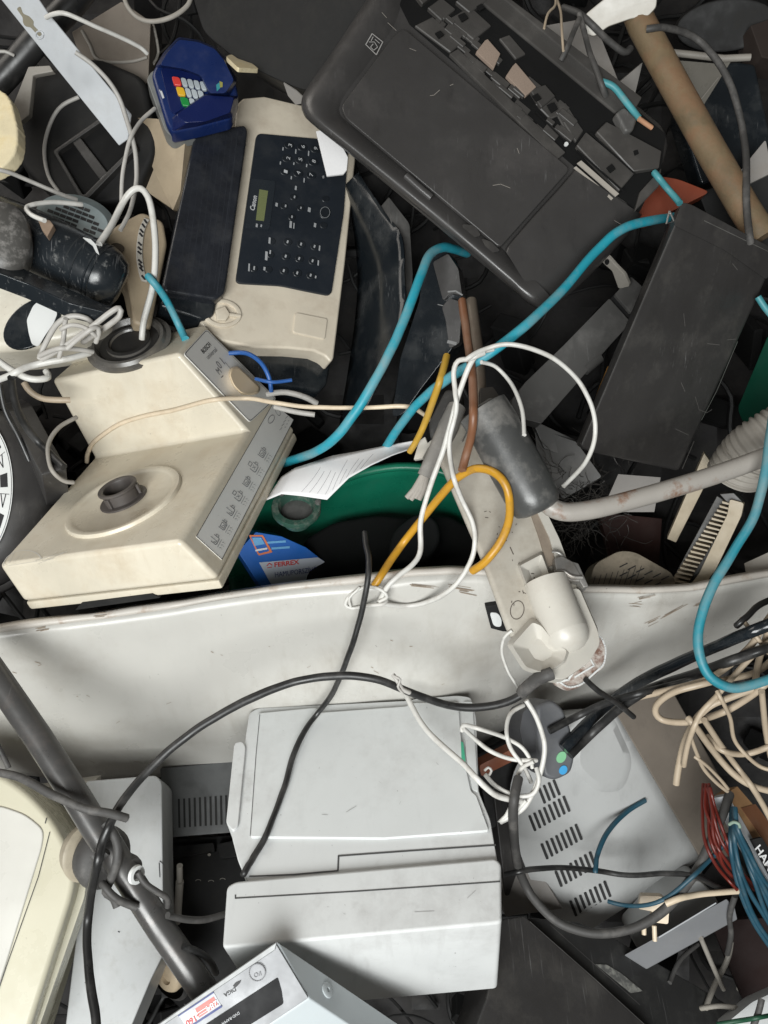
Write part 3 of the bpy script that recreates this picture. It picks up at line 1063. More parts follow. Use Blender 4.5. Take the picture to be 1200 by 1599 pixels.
for u, v, l, a in ((995, 938, 34, -.2), (985, 946, 20, .1), (1035, 965, 55, -.5), (1010, 975, 30, -.45), (1085, 945, 30, -.4), (700, 915, 50, .15), (640, 912, 60, .1), (720, 925, 40, .2), (150, 962, 20, -.1), (60, 985, 24, -.2)):
    f = Face(pan_at(u, v), pan_at(u + 6, v), pan_at(u, v + 6))
    for k in range(5):
        du, dv = rr_.uniform(-4, 4), rr_.uniform(-4, 4)
        ll = l * rr_.uniform(.3, .9)
        mb.stroke(f, [(u + du, v + dv), (u + du + ll * math.cos(a), v + dv + ll * math.sin(a))], rr_.uniform(.5, 1.5), .0008)
mb.build('scrape_stain', dirtm, panel, hit=False)

# ------------------------------------------------------------------ pale grey laser printer
lp = Pose([[0.9974, -0.029, -0.0664], [0.0698, 0.6316, 0.7722], [0.0195, -0.7748, 0.6319]], (-0.1673, -0.6121, -0.0418))
lz = .1962
lt = lp.face((0, 0, lz), (1, 0, lz), (0, 1, lz))
laser = thing('laser_printer', 'pale grey laser printer in front of the white sheet panel', 'printer', 560, 1350, 0)
mb = MB()
mb.slab(lt, rnd([(389, 1114), (402, 1106), (640, 1094), (650, 1091), (715, 1086), (736, 1089), (744, 1120), (748, 1236), (766, 1280), (778, 1350), (390, 1384), (372, 1345), (362, 1306)], 6), .17)
mb.build('body', greywhite, laser, bevel=.004, seg=3)
mb = MB()
mb.slab(lt, rnd([(403, 1114), (494, 1105), (500, 1113), (636, 1103), (640, 1098), (716, 1096), (720, 1150), (726, 1190), (736, 1236), (744, 1242), (764, 1297), (600, 1309), (391, 1307)], 4), .006, .0042)
mb.build('lid', greywhite2, laser, bevel=.0018, seg=3)
mb = MB()
mb.slab(lt, rnd([(724, 1096), (738, 1096), (747, 1236), (738, 1234), (728, 1180)], 3), .005, .0026)
mb.build('hinge_cover', greywhite2, laser, bevel=.001)
mb = MB()
mb.slab(lt, rnd([(366, 1160), (379, 1158), (384, 1166), (372, 1290), (364, 1298), (353, 1286)], 6), .05, .004)
mb.build('side_flap', greywhite, laser, bevel=.003, seg=3)
fl = lp.face((0, 0, 0), (1, 0, 0), (0, 0, lz))
mb = MB()
top = rnd([(354, 1384), (368, 1376), (774, 1340), (783, 1348), (784, 1442), (347, 1481)], 8)
A = [lt.at(u, v, .007) for u, v in top]
dn = lp.P(0, 0, 0) - lp.P(0, 0, lz)
low = []
for p, (u, v) in zip(A, top):
    q = p + dn * .93
    low.append(q + (lp.P(.012, 0, 0) - lp.P(0, 0, 0)) * (1 if u < 560 else -.0))
mb.taper(A, low)
mb.build('front_unit', greywhite, laser, bevel=.0036, seg=4)
mb = MB()
mb.stroke(lt, [(528, 1359), (529, 1337), (640, 1329), (774, 1320)], 2.6, .0006)
mb.stroke(lt, [(390, 1369), (460, 1366), (528, 1360)], 2.0, .0006)
mb.stroke(lt, [(368, 1398), (368, 1403), (560, 1392), (781, 1377)], 2.0, .0074)
mb.stroke(lt, [(406, 1116), (400, 1180), (391, 1306)], 1.0, .0048)
mb.build('gap_groove', gap_grey, laser, hit=False)
mb = MB()
mb.slab(lt, [(720, 1158), (724, 1160), (728, 1196), (725, 1202), (721, 1185)], .001, .0052)
mb.build('green_mark', mat('green_smear', (.06, .36, .22), .5), laser)
mb = MB()
for k in range(14):
    u, v = rr_.uniform(400, 760), rr_.uniform(1110, 1440)
    if 1300 < v < 1385:
        continue
    l, a = rr_.choice([2, 3, 5, 9, 18, 30]), rr_.uniform(-1.2, 1.2)
    mb.stroke(lt, [(u, v), (u + l * math.cos(a), v + l * math.sin(a))], rr_.uniform(.35, .8), .0048 if v < 1300 else .0074)
mb.build('scuff_stain', mat('grey_scuff', (.33, .325, .32), .8), laser, hit=False)

# ------------------------------------------------------------------ silver disc player standing on edge
dv = thing('disc_player', 'silver disc player with red price sticker, standing on edge against the pale printer', 'dvd player', 420, 1540, .1)
df = F((433, 1470, .118), (240, 1603, .140), (480, 1560, .132))
far = W(650, 1618, .045) - W(433, 1470, .118)
mb = MB()
fas = [(433, 1470), (236, 1605), (120, 1686), (170, 1770), (300, 1682), (484, 1560)]
mb.taper([df.at(u, v) for u, v in fas], [df.at(u, v) + far for u, v in fas])
mb.build('casing', silverlid, dv, bevel=.0016, seg=2)
mb = MB()
mb.slab(df, rnd([(431, 1474), (482, 1559), (300, 1680), (172, 1766), (122, 1690), (238, 1607)], 3), .004, .0025)
fasc = mb.build('fascia', silver, dv, bevel=.001)
mb = MB()
mb.slab(df, [(433, 1471), (122, 1687), (126, 1694), (240, 1612), (430, 1484)], .003, .0042)
mb.build('top_trim', mat('trim_grey', (.20, .205, .205), .45, metal=.3, dirt=(.35, .35, .35), da=.4), fasc, bevel=.0006, seg=1)
mb = MB()
mb.slab(df, rnd([(434, 1527), (440, 1548), (443, 1568), (392, 1600), (300, 1665), (230, 1710), (200, 1690), (322, 1600)], 3), .002, .0034)
mb.build('display_window', mat('window_black', (.012, .012, .013), .6, spec=.15), fasc)
mb = MB()
mb.slab(df, ell(402, 1519, 12.5, 13.5, 0, 28), .002, .004)
mb.build('power_button', silver, fasc, bevel=.0006)
mb = MB()
mb.stroke(df, ell(402, 1519, 12.5, 13.5, 0, 28), 1.1, .0046, True)
mb.stroke(df, ell(484 + 26, 1552 - 5, 5, 10, -12, 20), .01, .004, True)
mb.build('button_outline', mat('outline_grey', (.14, .14, .15), .5), fasc, hit=False)
text('I/O', df, (407, 1517), (396, 1521), grey_ink, fasc, .0047)
text('DIGA', df, (367, 1542), (349, 1552.5), black_ink, fasc, .003, bold=.02)
mb = MB()
mb.slab(df, [(364, 1540), (368, 1535), (377, 1531), (375, 1536), (368, 1543)], .001, .0032)
mb.build('logo', black_ink, fasc)
text('DVD-RAM/R', df, (373, 1580), (346, 1598), pale_ink, fasc, .0038)
mb = MB()
mb.slab(df, [(277, 1585), (333, 1548), (346, 1571), (296, 1606)], .001, .0030)
mb.build('price_sticker', mat('sticker_silver', (.42, .43, .46), .5), fasc)
mb = MB()
mb.stroke(df, [(279, 1586), (333, 1550)], 2.6, .0034)
mb.stroke(df, [(297, 1604), (346, 1572)], 2.6, .0034)
mb.build('sticker_border', navy_ink, fasc, hit=False)
mb = MB()
mb.slab(df, [(305, 1576), (334, 1557), (341, 1570), (311, 1590)], .001, .0034)
mb.build('price_red', redlight, fasc)
mb = MB()
mb.slab(df, [(283, 1590), (305, 1576), (311, 1590), (290, 1603)], .001, .0034)
mb.build('price_white', stick, fasc)
text('284', df, (338, 1562), (321, 1573), white_ink, fasc, .0040, bold=.02)
text('-160', df, (309, 1583), (289, 1596), red_ink, fasc, .0040, bold=.02)
mb = MB()
mb.stroke(df, [(322, 1574), (308, 1583)], 1.0, .0040)
mb.stroke(df, [(324, 1578), (311, 1586)], .8, .0040)
mb.build('small_print', white_ink, fasc, hit=False)
sd = Face(W(433, 1470, .118), W(433, 1470, .118) + far, df.at(484, 1560))
mb = MB()
mb.lathe(sd.at(511, 1547), sd.n, [(.0075, .0), (.0075, .0014), (.006, .0022), (.0025, .0022), (.002, .001), (0, .001)], 20)
mb.build('screw', silverlid, dv)

# ------------------------------------------------------------------ fluorescent lamp fitting
lf = F((715, 690, -.085), (862, 880, -.02), (880, 1050, .035))
lamp = thing('lamp_fitting', 'dirty white fluorescent lamp fitting lying over the edge of the sheet panel', 'lamp fitting', 820, 900, 0)
mb = MB()
hA = [lf.at(u, v) for u, v in rnd([(676, 700), (704, 655), (770, 640), (806, 700), (872, 842), (936, 986), (930, 1010), (905, 1040), (872, 1056), (840, 1052), (816, 1032), (791, 985), (750, 872)], 10)]
mb.taper(hA, [p + (p - CAM).normalized() * .045 for p in hA])
mb.build('housing', dirtywhite, lamp, bevel=.008, seg=4)
mb = MB()
mb.slab(lf, rnd([(788, 692), (806, 700), (874, 842), (888, 880), (872, 886), (858, 838)], 3), .012, .006)
mb.build('channel_rail', offwhite, lamp, bevel=.002)
mb = MB()
mb.slab(lf, rnd([(800, 718), (812, 722), (858, 838), (868, 880), (856, 886), (842, 838)], 3), .006, .0035)
mb.build('seal_strip', mat('brown_seal', (.22, .18, .14), .6, dirt=(.1, .07, .05), da=.5), lamp, bevel=.001)
mb = MB()
mb.slab(lf, rnd([(846, 930), (905, 918), (934, 985), (938, 1005), (920, 1035), (880, 1062), (850, 1058), (868, 1035), (905, 1005), (898, 960)], 8), .02, .006)
mb.build('end_rim', offwhite, lamp, bevel=.004, seg=3)
mb = MB()
cap = [(852, 908), (860, 930), (869, 953), (878, 976), (883, 988)]
mb.tube([lf.at(u, v, .002) for u, v in spl(cap, 4)], .0265, 28)
mb.lathe(lf.at(883, 987, .002), lf.at(883, 988) - lf.at(852, 908), [(.0264, 0), (.0252, .009), (.0212, .016), (.0145, .0218), (.007, .0248), (0, .0256)], 28)
mb.build('tube_socket', offwhite, lamp, smooth=60)
mb = MB()
mb.dish(lf, rnd([(800, 1008), (832, 972), (846, 978), (868, 1006), (886, 1016), (880, 1034), (852, 1052), (822, 1042)], 5), .014, (846, 1018), .0006, .010)
mb.build('moulded_pocket', offwhite, lamp, smooth=25)
mb = MB()
mb.dish(lf, rnd([(812, 884), (846, 866), (858, 898), (844, 908), (826, 922)], 3), .010, (838, 897), .0005, .012)
mb.build('moulded_pocket', offwhite, lamp, smooth=25)
mb = MB()
mb.slab(lf, rnd([(862, 1052), (905, 1040), (938, 990), (948, 1015), (946, 1040), (908, 1072), (888, 1077), (868, 1066)], 8), .012, -.012)
mb.build('end_plate', mat('rusted_white_plate', (.50, .46, .42), .5, dirt=(.14, .06, .035), da=.9, dscale=60, dlo=.42, dhi=.58), lamp, bevel=.002)
mb = MB()
fe = Face(lf.o - lf.n * .012, lf.at(100, 0) - lf.n * .012, lf.at(0, 900) - lf.n * .012)
mb.stroke(fe, [(870, 1066), (888, 1062), (898, 1046), (912, 1040)], 3, .0012)
mb.stroke(fe, [(918, 1022), (928, 1040), (898, 1058)], 2.4, .0012)
mb.stroke(fe, rnd([(866, 1060), (888, 1075), (908, 1070), (944, 1038), (947, 1014), (938, 992)], 8), 2.6, .0012)
mb.build('moulding_line', stick, lamp, hit=False)
mb = MB()
mb.stroke(lf, ell(808, 953, 10.5, 14.5, 12, 30), 1.2, .0005, True)
mb.stroke(lf, [(797, 855), (802, 866)], 1.6, .0005)
for k in range(40):
    u, v = rr_.uniform(755, 850), rr_.uniform(770, 960)
    if (u - 755) < (v - 790) * .34 - 10 or u > 790 + (v - 770) * .42:
        continue
    a = rr_.uniform(0, 3)
    l = rr_.uniform(.8, 5)
    mb.stroke(lf, [(u, v), (u + l * math.cos(a), v + l * math.sin(a))], rr_.uniform(.8, 1.8), .0005)
mb.build('dirt_speck', mat('dark_dirt', (.07, .055, .045), .8), lamp, hit=False)
mb = MB()
mb.slab(lf, [(866, 872), (878, 868), (896, 878), (908, 900), (906, 908), (884, 906), (872, 908)], .014, .016)
mb.slab(lf, [(892, 876), (904, 880), (920, 916), (912, 918), (904, 906)], .03, .014)
mb.build('spring_clip', steel, lamp, bevel=.0015)
mb = MB()
mb.tube([lf.at(u, v, .012) for u, v in spl([(862, 862), (874, 864), (884, 876), (886, 890), (876, 896)], 3)], .0016, 8)
mb.tube([lf.at(u, v, .017) for u, v in spl([(866, 893), (880, 892), (894, 900), (910, 902)], 3)], .0016, 8)
mb.build('clip_wire', steel, lamp)

# ------------------------------------------------------------------ grey foam grip on a bent white tube
pole = thing('tube_handle', 'bent chipped white tube with a thick grey foam grip', 'handle', 900, 760, 0)
ht_ = [(846, 778, .006), (862, 793, .012), (885, 800, .012), (920, 797, .010), (960, 788, .006), (1040, 766, 0.0), (1120, 741, -.006), (1200, 712, -.012), (1290, 676, -.02)]
mb = MB()
mb.tube([W(p[0], p[1], p[2] / 1000) for p in spl([(a, b, c * 1000) for a, b, c in ht_], 6)], .0112, 18)
mb.build('tube', tubewhite, pole, smooth=60)
mb = MB()
gp = [(752, 636, -.002), (772, 668, .0), (794, 708, .003), (816, 748, .006), (834, 782, .008), (842, 798, .008)]
S_ = [W(p[0], p[1], p[2] / 1000) for p in spl([(a, b, c * 1000) for a, b, c in gp], 5)]
nS = len(S_)
rad = []
for i in range(nS):
    t = i / (nS - 1)
    e = min(1, t / .035, (1 - t) / .13)
    rad.append((.0300 + .0015 * math.sin(t * 3)) * (.66 + .34 * math.sqrt(max(0, 1 - (1 - e) ** 2))))
mb.tube(S_, rad, 28)
mb.build('grip', foam, pole, smooth=50)

# ------------------------------------------------------------------ black tube with clamp knob, bottom left
arm = thing('clamp_arm', 'scuffed black steel tube with a round clamp knob', 'stand arm', 170, 1320, .05)
tb = [(-60, 980, .02), (0, 1065, .03), (60, 1152, .045), (120, 1245, .06), (165, 1318, .07)]
tb2 = [(158, 1300, .058), (200, 1370, .066), (250, 1448, .074), (300, 1520, .08), (345, 1585, .085), (420, 1690, .09)]
mb = MB()
mb.tube([W(*p) for p in tb], .0150, 20)
mb.build('tube', tubeblack, arm, smooth=60)
mb = MB()
mb.tube([W(*p) for p in tb2], .0148, 20)
mb.build('lower_tube', tubeblack, arm, smooth=60)
ax = (W(205, 1352, .075) - W(112, 1318, .02)).normalized()
mb = MB()
mb.lathe(W(158, 1338, .035), ax, [(0, -.022), (.018, -.020), (.030, -.010), (.034, .002), (.032, .011), (.025, .018), (.015, .021), (.013, .05), (.011, .056), (0, .056)], 30)
mb.build('clamp_knob', rubberd, arm, smooth=60)
mb = MB()
mb.lathe(W(137, 1330, .02), ax, [(0, -.026), (.017, -.024), (.028, -.012), (.032, -.002), (.033, .001), (.030, .004), (0, .004)], 30)
mb.build('knob_cap', mat('dirty_beige_cap', (.32, .28, .21), .55, dirt=(.12, .1, .08), da=.6), arm, smooth=60)
mb = MB()
mb.lathe(W(212, 1366, .085), ax, [(.0075, -.003), (.010, 0), (.0095, .0035), (.006, .004), (.0055, 0)], 20)
mb.build('knob_ring', stick, arm)
mb = MB()
fo = F((150, 1330, .085), (190, 1330, .085), (170, 1370, .088))
mb.tube([fo.at(u, v) for u, v in spl([(164, 1285), (176, 1300), (184, 1322), (182, 1350), (174, 1372), (166, 1392), (178, 1402), (184, 1416)], 4)], [.006] * 12 + [.005] * 60 if False else .0048, 10)
mb.build('clamp_wire', rubberd, arm, smooth=60)
mb = MB()
mb.tube([fo.at(u, v, .008) for u, v in spl([(146, 1335), (154, 1342), (168, 1330)], 3)], .0045, 10)
mb.build('clamp_hook', rubberd, arm, smooth=60)

# ------------------------------------------------------------------ payment terminal
tm = thing('payment_terminal', 'navy blue card payment terminal with coloured keys', 'card terminal', 300, 140, -.22)
t0 = F((235, 118, -.21), (272, 205, -.20), (350, 95, -.235))
mb = MB()
mb.slab(t0, rnd([(229, 124), (236, 112), (262, 100), (300, 180), (306, 206), (268, 213), (258, 204)], 5), .03, -.012)
mb.build('grey_base', mat('smoky_base', (.16, .165, .16), .4, dirt=(.3, .29, .26), da=.4), tm, bevel=.004, seg=3)
mb = MB()
mb.slab(t0, rnd([(236, 114), (246, 96), (280, 60), (310, 64), (336, 75), (352, 92), (368, 124), (373, 148), (362, 184), (306, 198), (268, 206), (260, 194)], 8), .03)
mb.build('body', bluep, tm, bevel=.006, seg=3)
mb = MB()
mb.taper([t0.at(u, v, .020) for u, v in rnd([(280, 62), (310, 66), (336, 77), (350, 94), (366, 126), (352, 146), (328, 146), (314, 118), (288, 108), (250, 102), (262, 82)], 5)],
         [t0.at(u, v, -.004) for u, v in rnd([(279, 58), (310, 63), (336, 74), (353, 92), (371, 126), (360, 152), (326, 150), (312, 122), (288, 112), (242, 106), (256, 82)], 5)])
mb.build('hood', bluep, tm, bevel=.003, seg=3)
mb = MB()
mb.slab(t0, rnd([(251, 108), (262, 104), (312, 118), (320, 150), (272, 178), (266, 172)], 4), .004, .003)
mb.build('keypad_plate', bluep2, tm, bevel=.001)
mb = MB()
mb.taper([t0.at(u, v, .014) for u, v in rnd([(275, 180), (320, 149), (366, 152), (360, 176), (322, 190), (290, 192)], 5)],
         [t0.at(u, v, -.002) for u, v in rnd([(268, 184), (318, 146), (373, 150), (364, 184), (306, 199), (268, 206)], 5)])
mb.build('privacy_guard', bluep2, tm, bevel=.003, seg=3)
dxr, dyr = Vector((9.9, 1.9)), Vector((6.4, 16))
o0 = Vector((282, 121))
for r_ in range(3):
    for c_ in range(-1, 4):
        if r_ == 1 and c_ > 2 or r_ == 2 and c_ > 0:
            continue
        p = o0 + dxr * c_ + dyr * r_ + (Vector((-4, 0)) if c_ < 0 else Vector((0, 0)))
        w = 12.5 if c_ < 0 else 8.4
        q = [p, p + Vector((w, w * .14)), p + Vector((w + 4, 14.5)), p + Vector((4, 13.5))]
        mb = MB()
        mb.slab(t0, rnd([(a.x, a.y) for a in q], 3.5), .004, .007)
        mb.build('key', (keyred, keyyel, keygrn)[r_] if c_ < 0 else keygry, tm, bevel=.0007, seg=1)
mb = MB()
mb.slab(t0, [(250, 143), (253, 142), (257, 153), (254, 154)], .001, .0008)
mb.slab(t0, [(249, 141), (250, 140), (251, 143), (250, 144)], .001, .0008)
mb.build('maker_mark', pale_ink, tm)
for q, m_k in (([(338, 133), (343, 129), (344, 138), (339, 143)], 'petrol'), ([(343, 127), (348, 129), (348, 136), (344, 137)], 'olive')):
    mb = MB()
    mb.slab(t0, q, .001, .0205)
    mb.build('badge', mat('badge_' + m_k, (.03, .22, .24) if m_k == 'petrol' else (.25, .24, .06), .5), tm)

# ------------------------------------------------------------------ green tub, box and paper in the gap
tub = thing('green_tub', 'deep green plastic tub with a round metal port', 'tub', 560, 800, -.28)
rim = [(352, 800, -.17), (400, 770, -.18), (440, 750, -.19), (520, 746, -.20), (570, 732, -.21), (620, 724, -.215), (670, 727, -.215), (712, 742, -.21), (760, 790, -.2)]
rs1 = spl([(a, b, c * 1000) for a, b, c in rim], 14)
mb = MB()
rows = []
for k in range(13):
    t = k / 12
    r = []
    for p in rs1:
        q = W(p.x, p.y, p.z / 1000)
        z = W(560 + (p.x - 560) * .95, 985, -.43)
        r.append(q.lerp(z, t ** 1.1) + (CAM - q).normalized() * (-.05 * math.sin(t * math.pi)))
    rows.append(r)
mb.grid(rows)
mb.build('wall', green, tub, smooth=60, solid=.003)
mb = MB()
mb.tube([W(p.x, p.y + 6, p.z / 1000 + .002) for p in rs1], .006, 10)
mb.build('rim', green, tub, smooth=60)
po = W(463, 792, -.155)
pax = (RC @ Vector((.05, .62, .78))).normalized()
mb = MB()
mb.lathe(po, pax, [(.020, -.03), (.0225, -.004), (.025, .002), (.033, .003), (.034, 0), (.034, -.005)], 36)
mb.build('port_ring', mat('worn_green_ring', (.05, .12, .09), .35, metal=.4, dirt=(.4, .38, .33), da=.6, dscale=60), tub, smooth=40)
mb = MB()
mb.lathe(po, pax, [(.022, -.012), (.012, -.010), (0, -.009)], 28)
mb.build('port_plug', graphite, tub, smooth=40)
for q in ((440, 772), (497, 786)):
    mb = MB()
    mb.lathe(W(q[0], q[1], -.150), pax, [(.004, 0), (.004, .004), (0, .005)], 10)
    mb.build('screw', steel, tub)

mb = MB()
bx = F((388, 855, -.165), (497, 871, -.205), (432, 914, -.185))
pcbox = thing('vacuum_carton', 'blue and white retail carton half hidden below the cream mixer', 'carton', 440, 880, -.2)
mb = MB()
mb.slab(bx, [(372, 862), (400, 831), (440, 838), (478, 855), (500, 872), (548, 905), (600, 980), (450, 985)], .04)
mb.build('carton', boxblue, pcbox, bevel=.001)
mb = MB()
mb.slab(bx, [(405, 879), (497, 871), (550, 906), (585, 950), (450, 960)], .001, .0012)
mb.build('white_band', boxwhite, pcbox)
mb = MB()
mb.slab(bx, rnd([(389, 836), (411, 836), (426, 863), (404, 868)], 2), .001, .0010)
mb.build('logo_border', boxorange, pcbox)
mb = MB()
mb.slab(bx, rnd([(392, 838.5), (409, 838.5), (421, 861), (405, 865)], 2), .001, .0014)
mb.build('logo_field', boxblue, pcbox)
mb = MB()
mb.slab(bx, [(394, 840), (408, 840), (414, 850), (398, 853)], .001, .0018)
mb.build('logo_letter', boxcyan, pcbox)
mb = MB()
mb.stroke(bx, [(400, 860), (417, 857)], 3.5, .0022)
mb.build('logo_caption', white_ink, pcbox, hit=False)
mb = MB()
mb.stroke(bx, [(416, 848), (446, 846)], 4, .0008)
mb.stroke(bx, [(425, 857), (452, 855)], 4, .0008)
mb.build('blurred_print', boxcyan, pcbox, hit=False)
text('FERREX', bx, (429, 886), (468, 881), red_ink, pcbox, .0022, tall=7, bold=.03)
mb = MB()
mb.stroke(bx, [(417, 884), (421, 880), (425, 883)], 1.8, .0022)
mb.stroke(bx, [(418, 887), (425, 886)], 1.4, .0022)
mb.build('maker_mark', red_ink, pcbox, hit=False)
text('HAMUPORSZÍVÓ', bx, (430, 902), (496, 893), navy_ink, pcbox, .0022, tall=8)

lo = [(415, 782, -.135), (440, 772, -.13), (470, 775, -.125), (511, 781, -.12), (545, 747, -.125), (580, 727, -.13), (612, 712, -.14), (652, 698, -.16)]
hi = [(440, 745, -.165), (462, 731, -.16), (490, 722, -.16), (520, 712, -.16), (555, 706, -.16), (590, 699, -.165), (622, 693, -.168), (656, 687, -.17)]


def ppt(s, t, off=0.0):
    i = min(int(s * 7), 6)
    f = s * 7 - i
    a = [x + (y - x) * f for x, y in zip(lo[i], lo[i + 1])]
    b = [x + (y - x) * f for x, y in zip(hi[i], hi[i + 1])]
    return W(a[0] + (b[0] - a[0]) * t, a[1] + (b[1] - a[1]) * t, a[2] + (b[2] - a[2]) * t + off + .006 * math.sin(t * 3.1) * math.sin(s * 5))


pp_ = thing('document_sheets', 'curled sheets of printed paper lying over the green tub', 'paper', 530, 740, -.14)
mb = MB()
mb.grid([[ppt(s / 28, t / 8) for s in range(29)] for t in range(9)])
mb.build('top_sheet', paper, pp_, smooth=60, solid=.0006)
mb = MB()
mb.grid([[ppt(s / 28, t / 8, -.003 - .004 * (s / 28)) for s in range(29)] for t in range(9)])
mb.build('under_sheet', paper, pp_, smooth=60, solid=.0005)
mb = MB()
for k in range(9):
    s0 = .28 + k * .045
    q = [ppt(s0 + .012 * j, .12 + j * .11, .0008) for j in range(int(rr_.uniform(4, 8)))]
    for a, b in zip(q, q[1:]):
        d = (b - a).normalized()
        w = d.cross(CAM - a).normalized() * .00018
        mb.poly([a - w, b - w, b + w, a + w])
mb.build('printed_lines', grey_ink, pp_, hit=False)

hexbox('tub_shade_slab', 'near-black slab added to darken the inside of the green tub', 'cover', F((500, 860, -.22), (720, 850, -.22), (600, 810, -.25)), rnd([(470, 842), (520, 812), (590, 800), (640, 806), (700, 800), (750, 830), (760, 920), (480, 930)], 16), .04, blackm2, .012, seg=4)  # slab added in place of the shade inside the tub
hexbox('grey_lump', 'rounded dark grey plastic lump beside the yellow cable in the tub', 'plastic piece', F((600, 860, -.19), (690, 850, -.19), (640, 810, -.21)), rnd([(604, 880), (612, 830), (650, 800), (682, 808), (690, 840), (668, 880)], 18), .03, mat('dark_grey_lump', (.010, .011, .011), .8, spec=.2), .008, seg=4)

# ------------------------------------------------------------------ black plastic covers in the middle
c1 = thing('plastic_cover', 'bent black plastic cover standing beside the fax machine', 'plastic cover', 590, 420, -.27)
mb = MB()
A = [(560, 270, -.33), (600, 330, -.29), (628, 370, -.26), (632, 430, -.24), (632, 500, -.23), (600, 580, -.23), (572, 640, -.25)]
B = [(540, 290, -.36), (552, 350, -.36), (560, 430, -.36), (556, 500, -.35), (545, 580, -.34), (535, 640, -.34), (530, 680, -.34)]
sa, sb = spl([(a, b, c * 1000) for a, b, c in A], 12), spl([(a, b, c * 1000) for a, b, c in B], 12)
n_ = 40
rows = []
for t in range(9):
    r = []
    for i in range(n_):
        a, b = sa[int(i * (len(sa) - 1) / (n_ - 1))], sb[int(i * (len(sb) - 1) / (n_ - 1))]
        p = W(a.x, a.y, a.z / 1000).lerp(W(b.x, b.y, b.z / 1000), t / 8)
        r.append(p + (CAM - p).normalized() * .014 * math.sin(t / 8 * math.pi))
    rows.append(r)
mb.grid(rows)
mb.build('front_skin', blackg, c1, smooth=60, solid=.003)
mb = MB()
f_ = F((612, 320, -.28), (660, 350, -.3), (640, 560, -.25))
mb.slab(f_, rnd([(606, 306), (640, 350), (645, 430), (640, 500), (632, 520), (630, 430), (624, 380), (612, 350)], 6), .05)
mb.build('side_skin', graphite, c1, bevel=.003)
c2 = thing('folded_plastic_tray', 'folded glossy black plastic tray with turned corners below the inkjet printer', 'plastic tray', 670, 520, -.25)
f_ = F((665, 400, -.21), (720, 470, -.2), (640, 640, -.24))
mb = MB()
mb.slab(f_, rnd([(664, 392), (700, 392), (722, 470), (716, 530), (704, 548), (655, 612), (630, 648), (612, 652), (625, 560), (655, 470)], 8), .05)
mb.build('tray_floor', blackg, c2, bevel=.006, seg=3)
mb = MB()
mb.slab(f_, rnd([(676, 410), (700, 396), (716, 420), (722, 462), (704, 458), (692, 470), (684, 440)], 4), .03, .012)
mb.slab(f_, rnd([(690, 480), (702, 466), (722, 472), (718, 536), (702, 545), (696, 500)], 5), .02, .008)
mb.build('turned_corner', blackp, c2, bevel=.004, seg=3)
mb = MB()
mb.stroke(f_, [(700, 456), (712, 455), (722, 461)], 3, .0128)
mb.stroke(f_, [(684, 476), (706, 481)], 1.6, .001)
mb.stroke(f_, [(700, 534), (712, 537)], 6, .0092)
mb.build('worn_edge', mat('shiny_wear', (.2, .2, .2), .3), c2, hit=False)

# grey rail and bits between the printer and the case
rail = thing('grey_rail', 'grey plastic rail leaning in the shade under the teal hose', 'rail', 900, 520, -.25)
f_ = F((830, 600, -.22), (980, 440, -.25), (900, 640, -.22))
mb = MB()
mb.slab(f_, rnd([(800, 624), (800, 650), (846, 662), (958, 534), (986, 504), (952, 466), (880, 540), (820, 598)], 3), .03)
mb.slab(f_, rnd([(960, 460), (986, 432), (1004, 448), (1000, 470), (986, 490)], 3), .03)
mb.build('rail', graphite, rail, bevel=.002)
mb = MB()
mb.slab(f_, [(952, 468), (962, 458), (990, 492), (978, 504)], .05, -.006)
mb.build('rail_gap', blackm, rail, bevel=.001)
mb = MB()
mb.tube([f_.at(u, v, -.008) for u, v in ((912, 578), (936, 558))], .009, 14)
mb.build('spigot', graphite, rail, smooth=50)
brk = thing('eyelet_bracket', 'small grey bracket with an eyelet hole beside the teal hose', 'bracket', 952, 420, -.23)
f_ = F((940, 405, -.22), (962, 420, -.22), (980, 450, -.24))
mb = MB()
mb.slab(f_, rnd([(938, 402), (950, 402), (962, 416), (976, 430), (984, 448), (966, 452), (956, 424), (942, 412)], 4), .006)
mb.build('bracket', corrug, brk, bevel=.0012)
mb = MB()
mb.slab(f_, ell(948, 410, 3.6, 4.4, 0, 14), .001, .001)
mb.build('eyelet', blackm, brk)
hexbox('shade_cover', 'flat dark grey plastic cover lying in shade below the rail', 'plastic cover', F((840, 680, -.26), (900, 720, -.24), (850, 730, -.26)), rnd([(835, 668), (900, 690), (940, 745), (880, 780), (840, 730)], 4), .04, graphite)
hexbox('paper_scrap', 'small grey paper scrap between the black case and the white tube', 'paper', F((960, 740, -.2), (1032, 746, -.21), (1000, 800, -.22)), [(966, 741), (1032, 746), (1022, 800), (940, 800)], .001, card, 0)
o = hexbox('amber_strip', 'thin amber strip beside the black case', 'strip', F((950, 570, -.2), (945, 625, -.2), (960, 600, -.2)), [(950, 572), (956, 574), (934, 632), (928, 628)], .004, mat('amber', (.35, .16, .02), .4), .0008)
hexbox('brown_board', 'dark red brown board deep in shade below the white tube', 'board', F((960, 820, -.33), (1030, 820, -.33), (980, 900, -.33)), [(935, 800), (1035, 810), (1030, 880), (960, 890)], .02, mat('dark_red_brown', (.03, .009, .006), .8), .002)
hexbox('white_trim', 'narrow cream trim strip standing between the black case and the fin grille', 'trim strip', F((1100, 712, -.18), (1048, 850, -.24), (1110, 720, -.18)), [(1100, 708), (1116, 730), (1056, 848), (1042, 842)], .012, creamdim, .001)
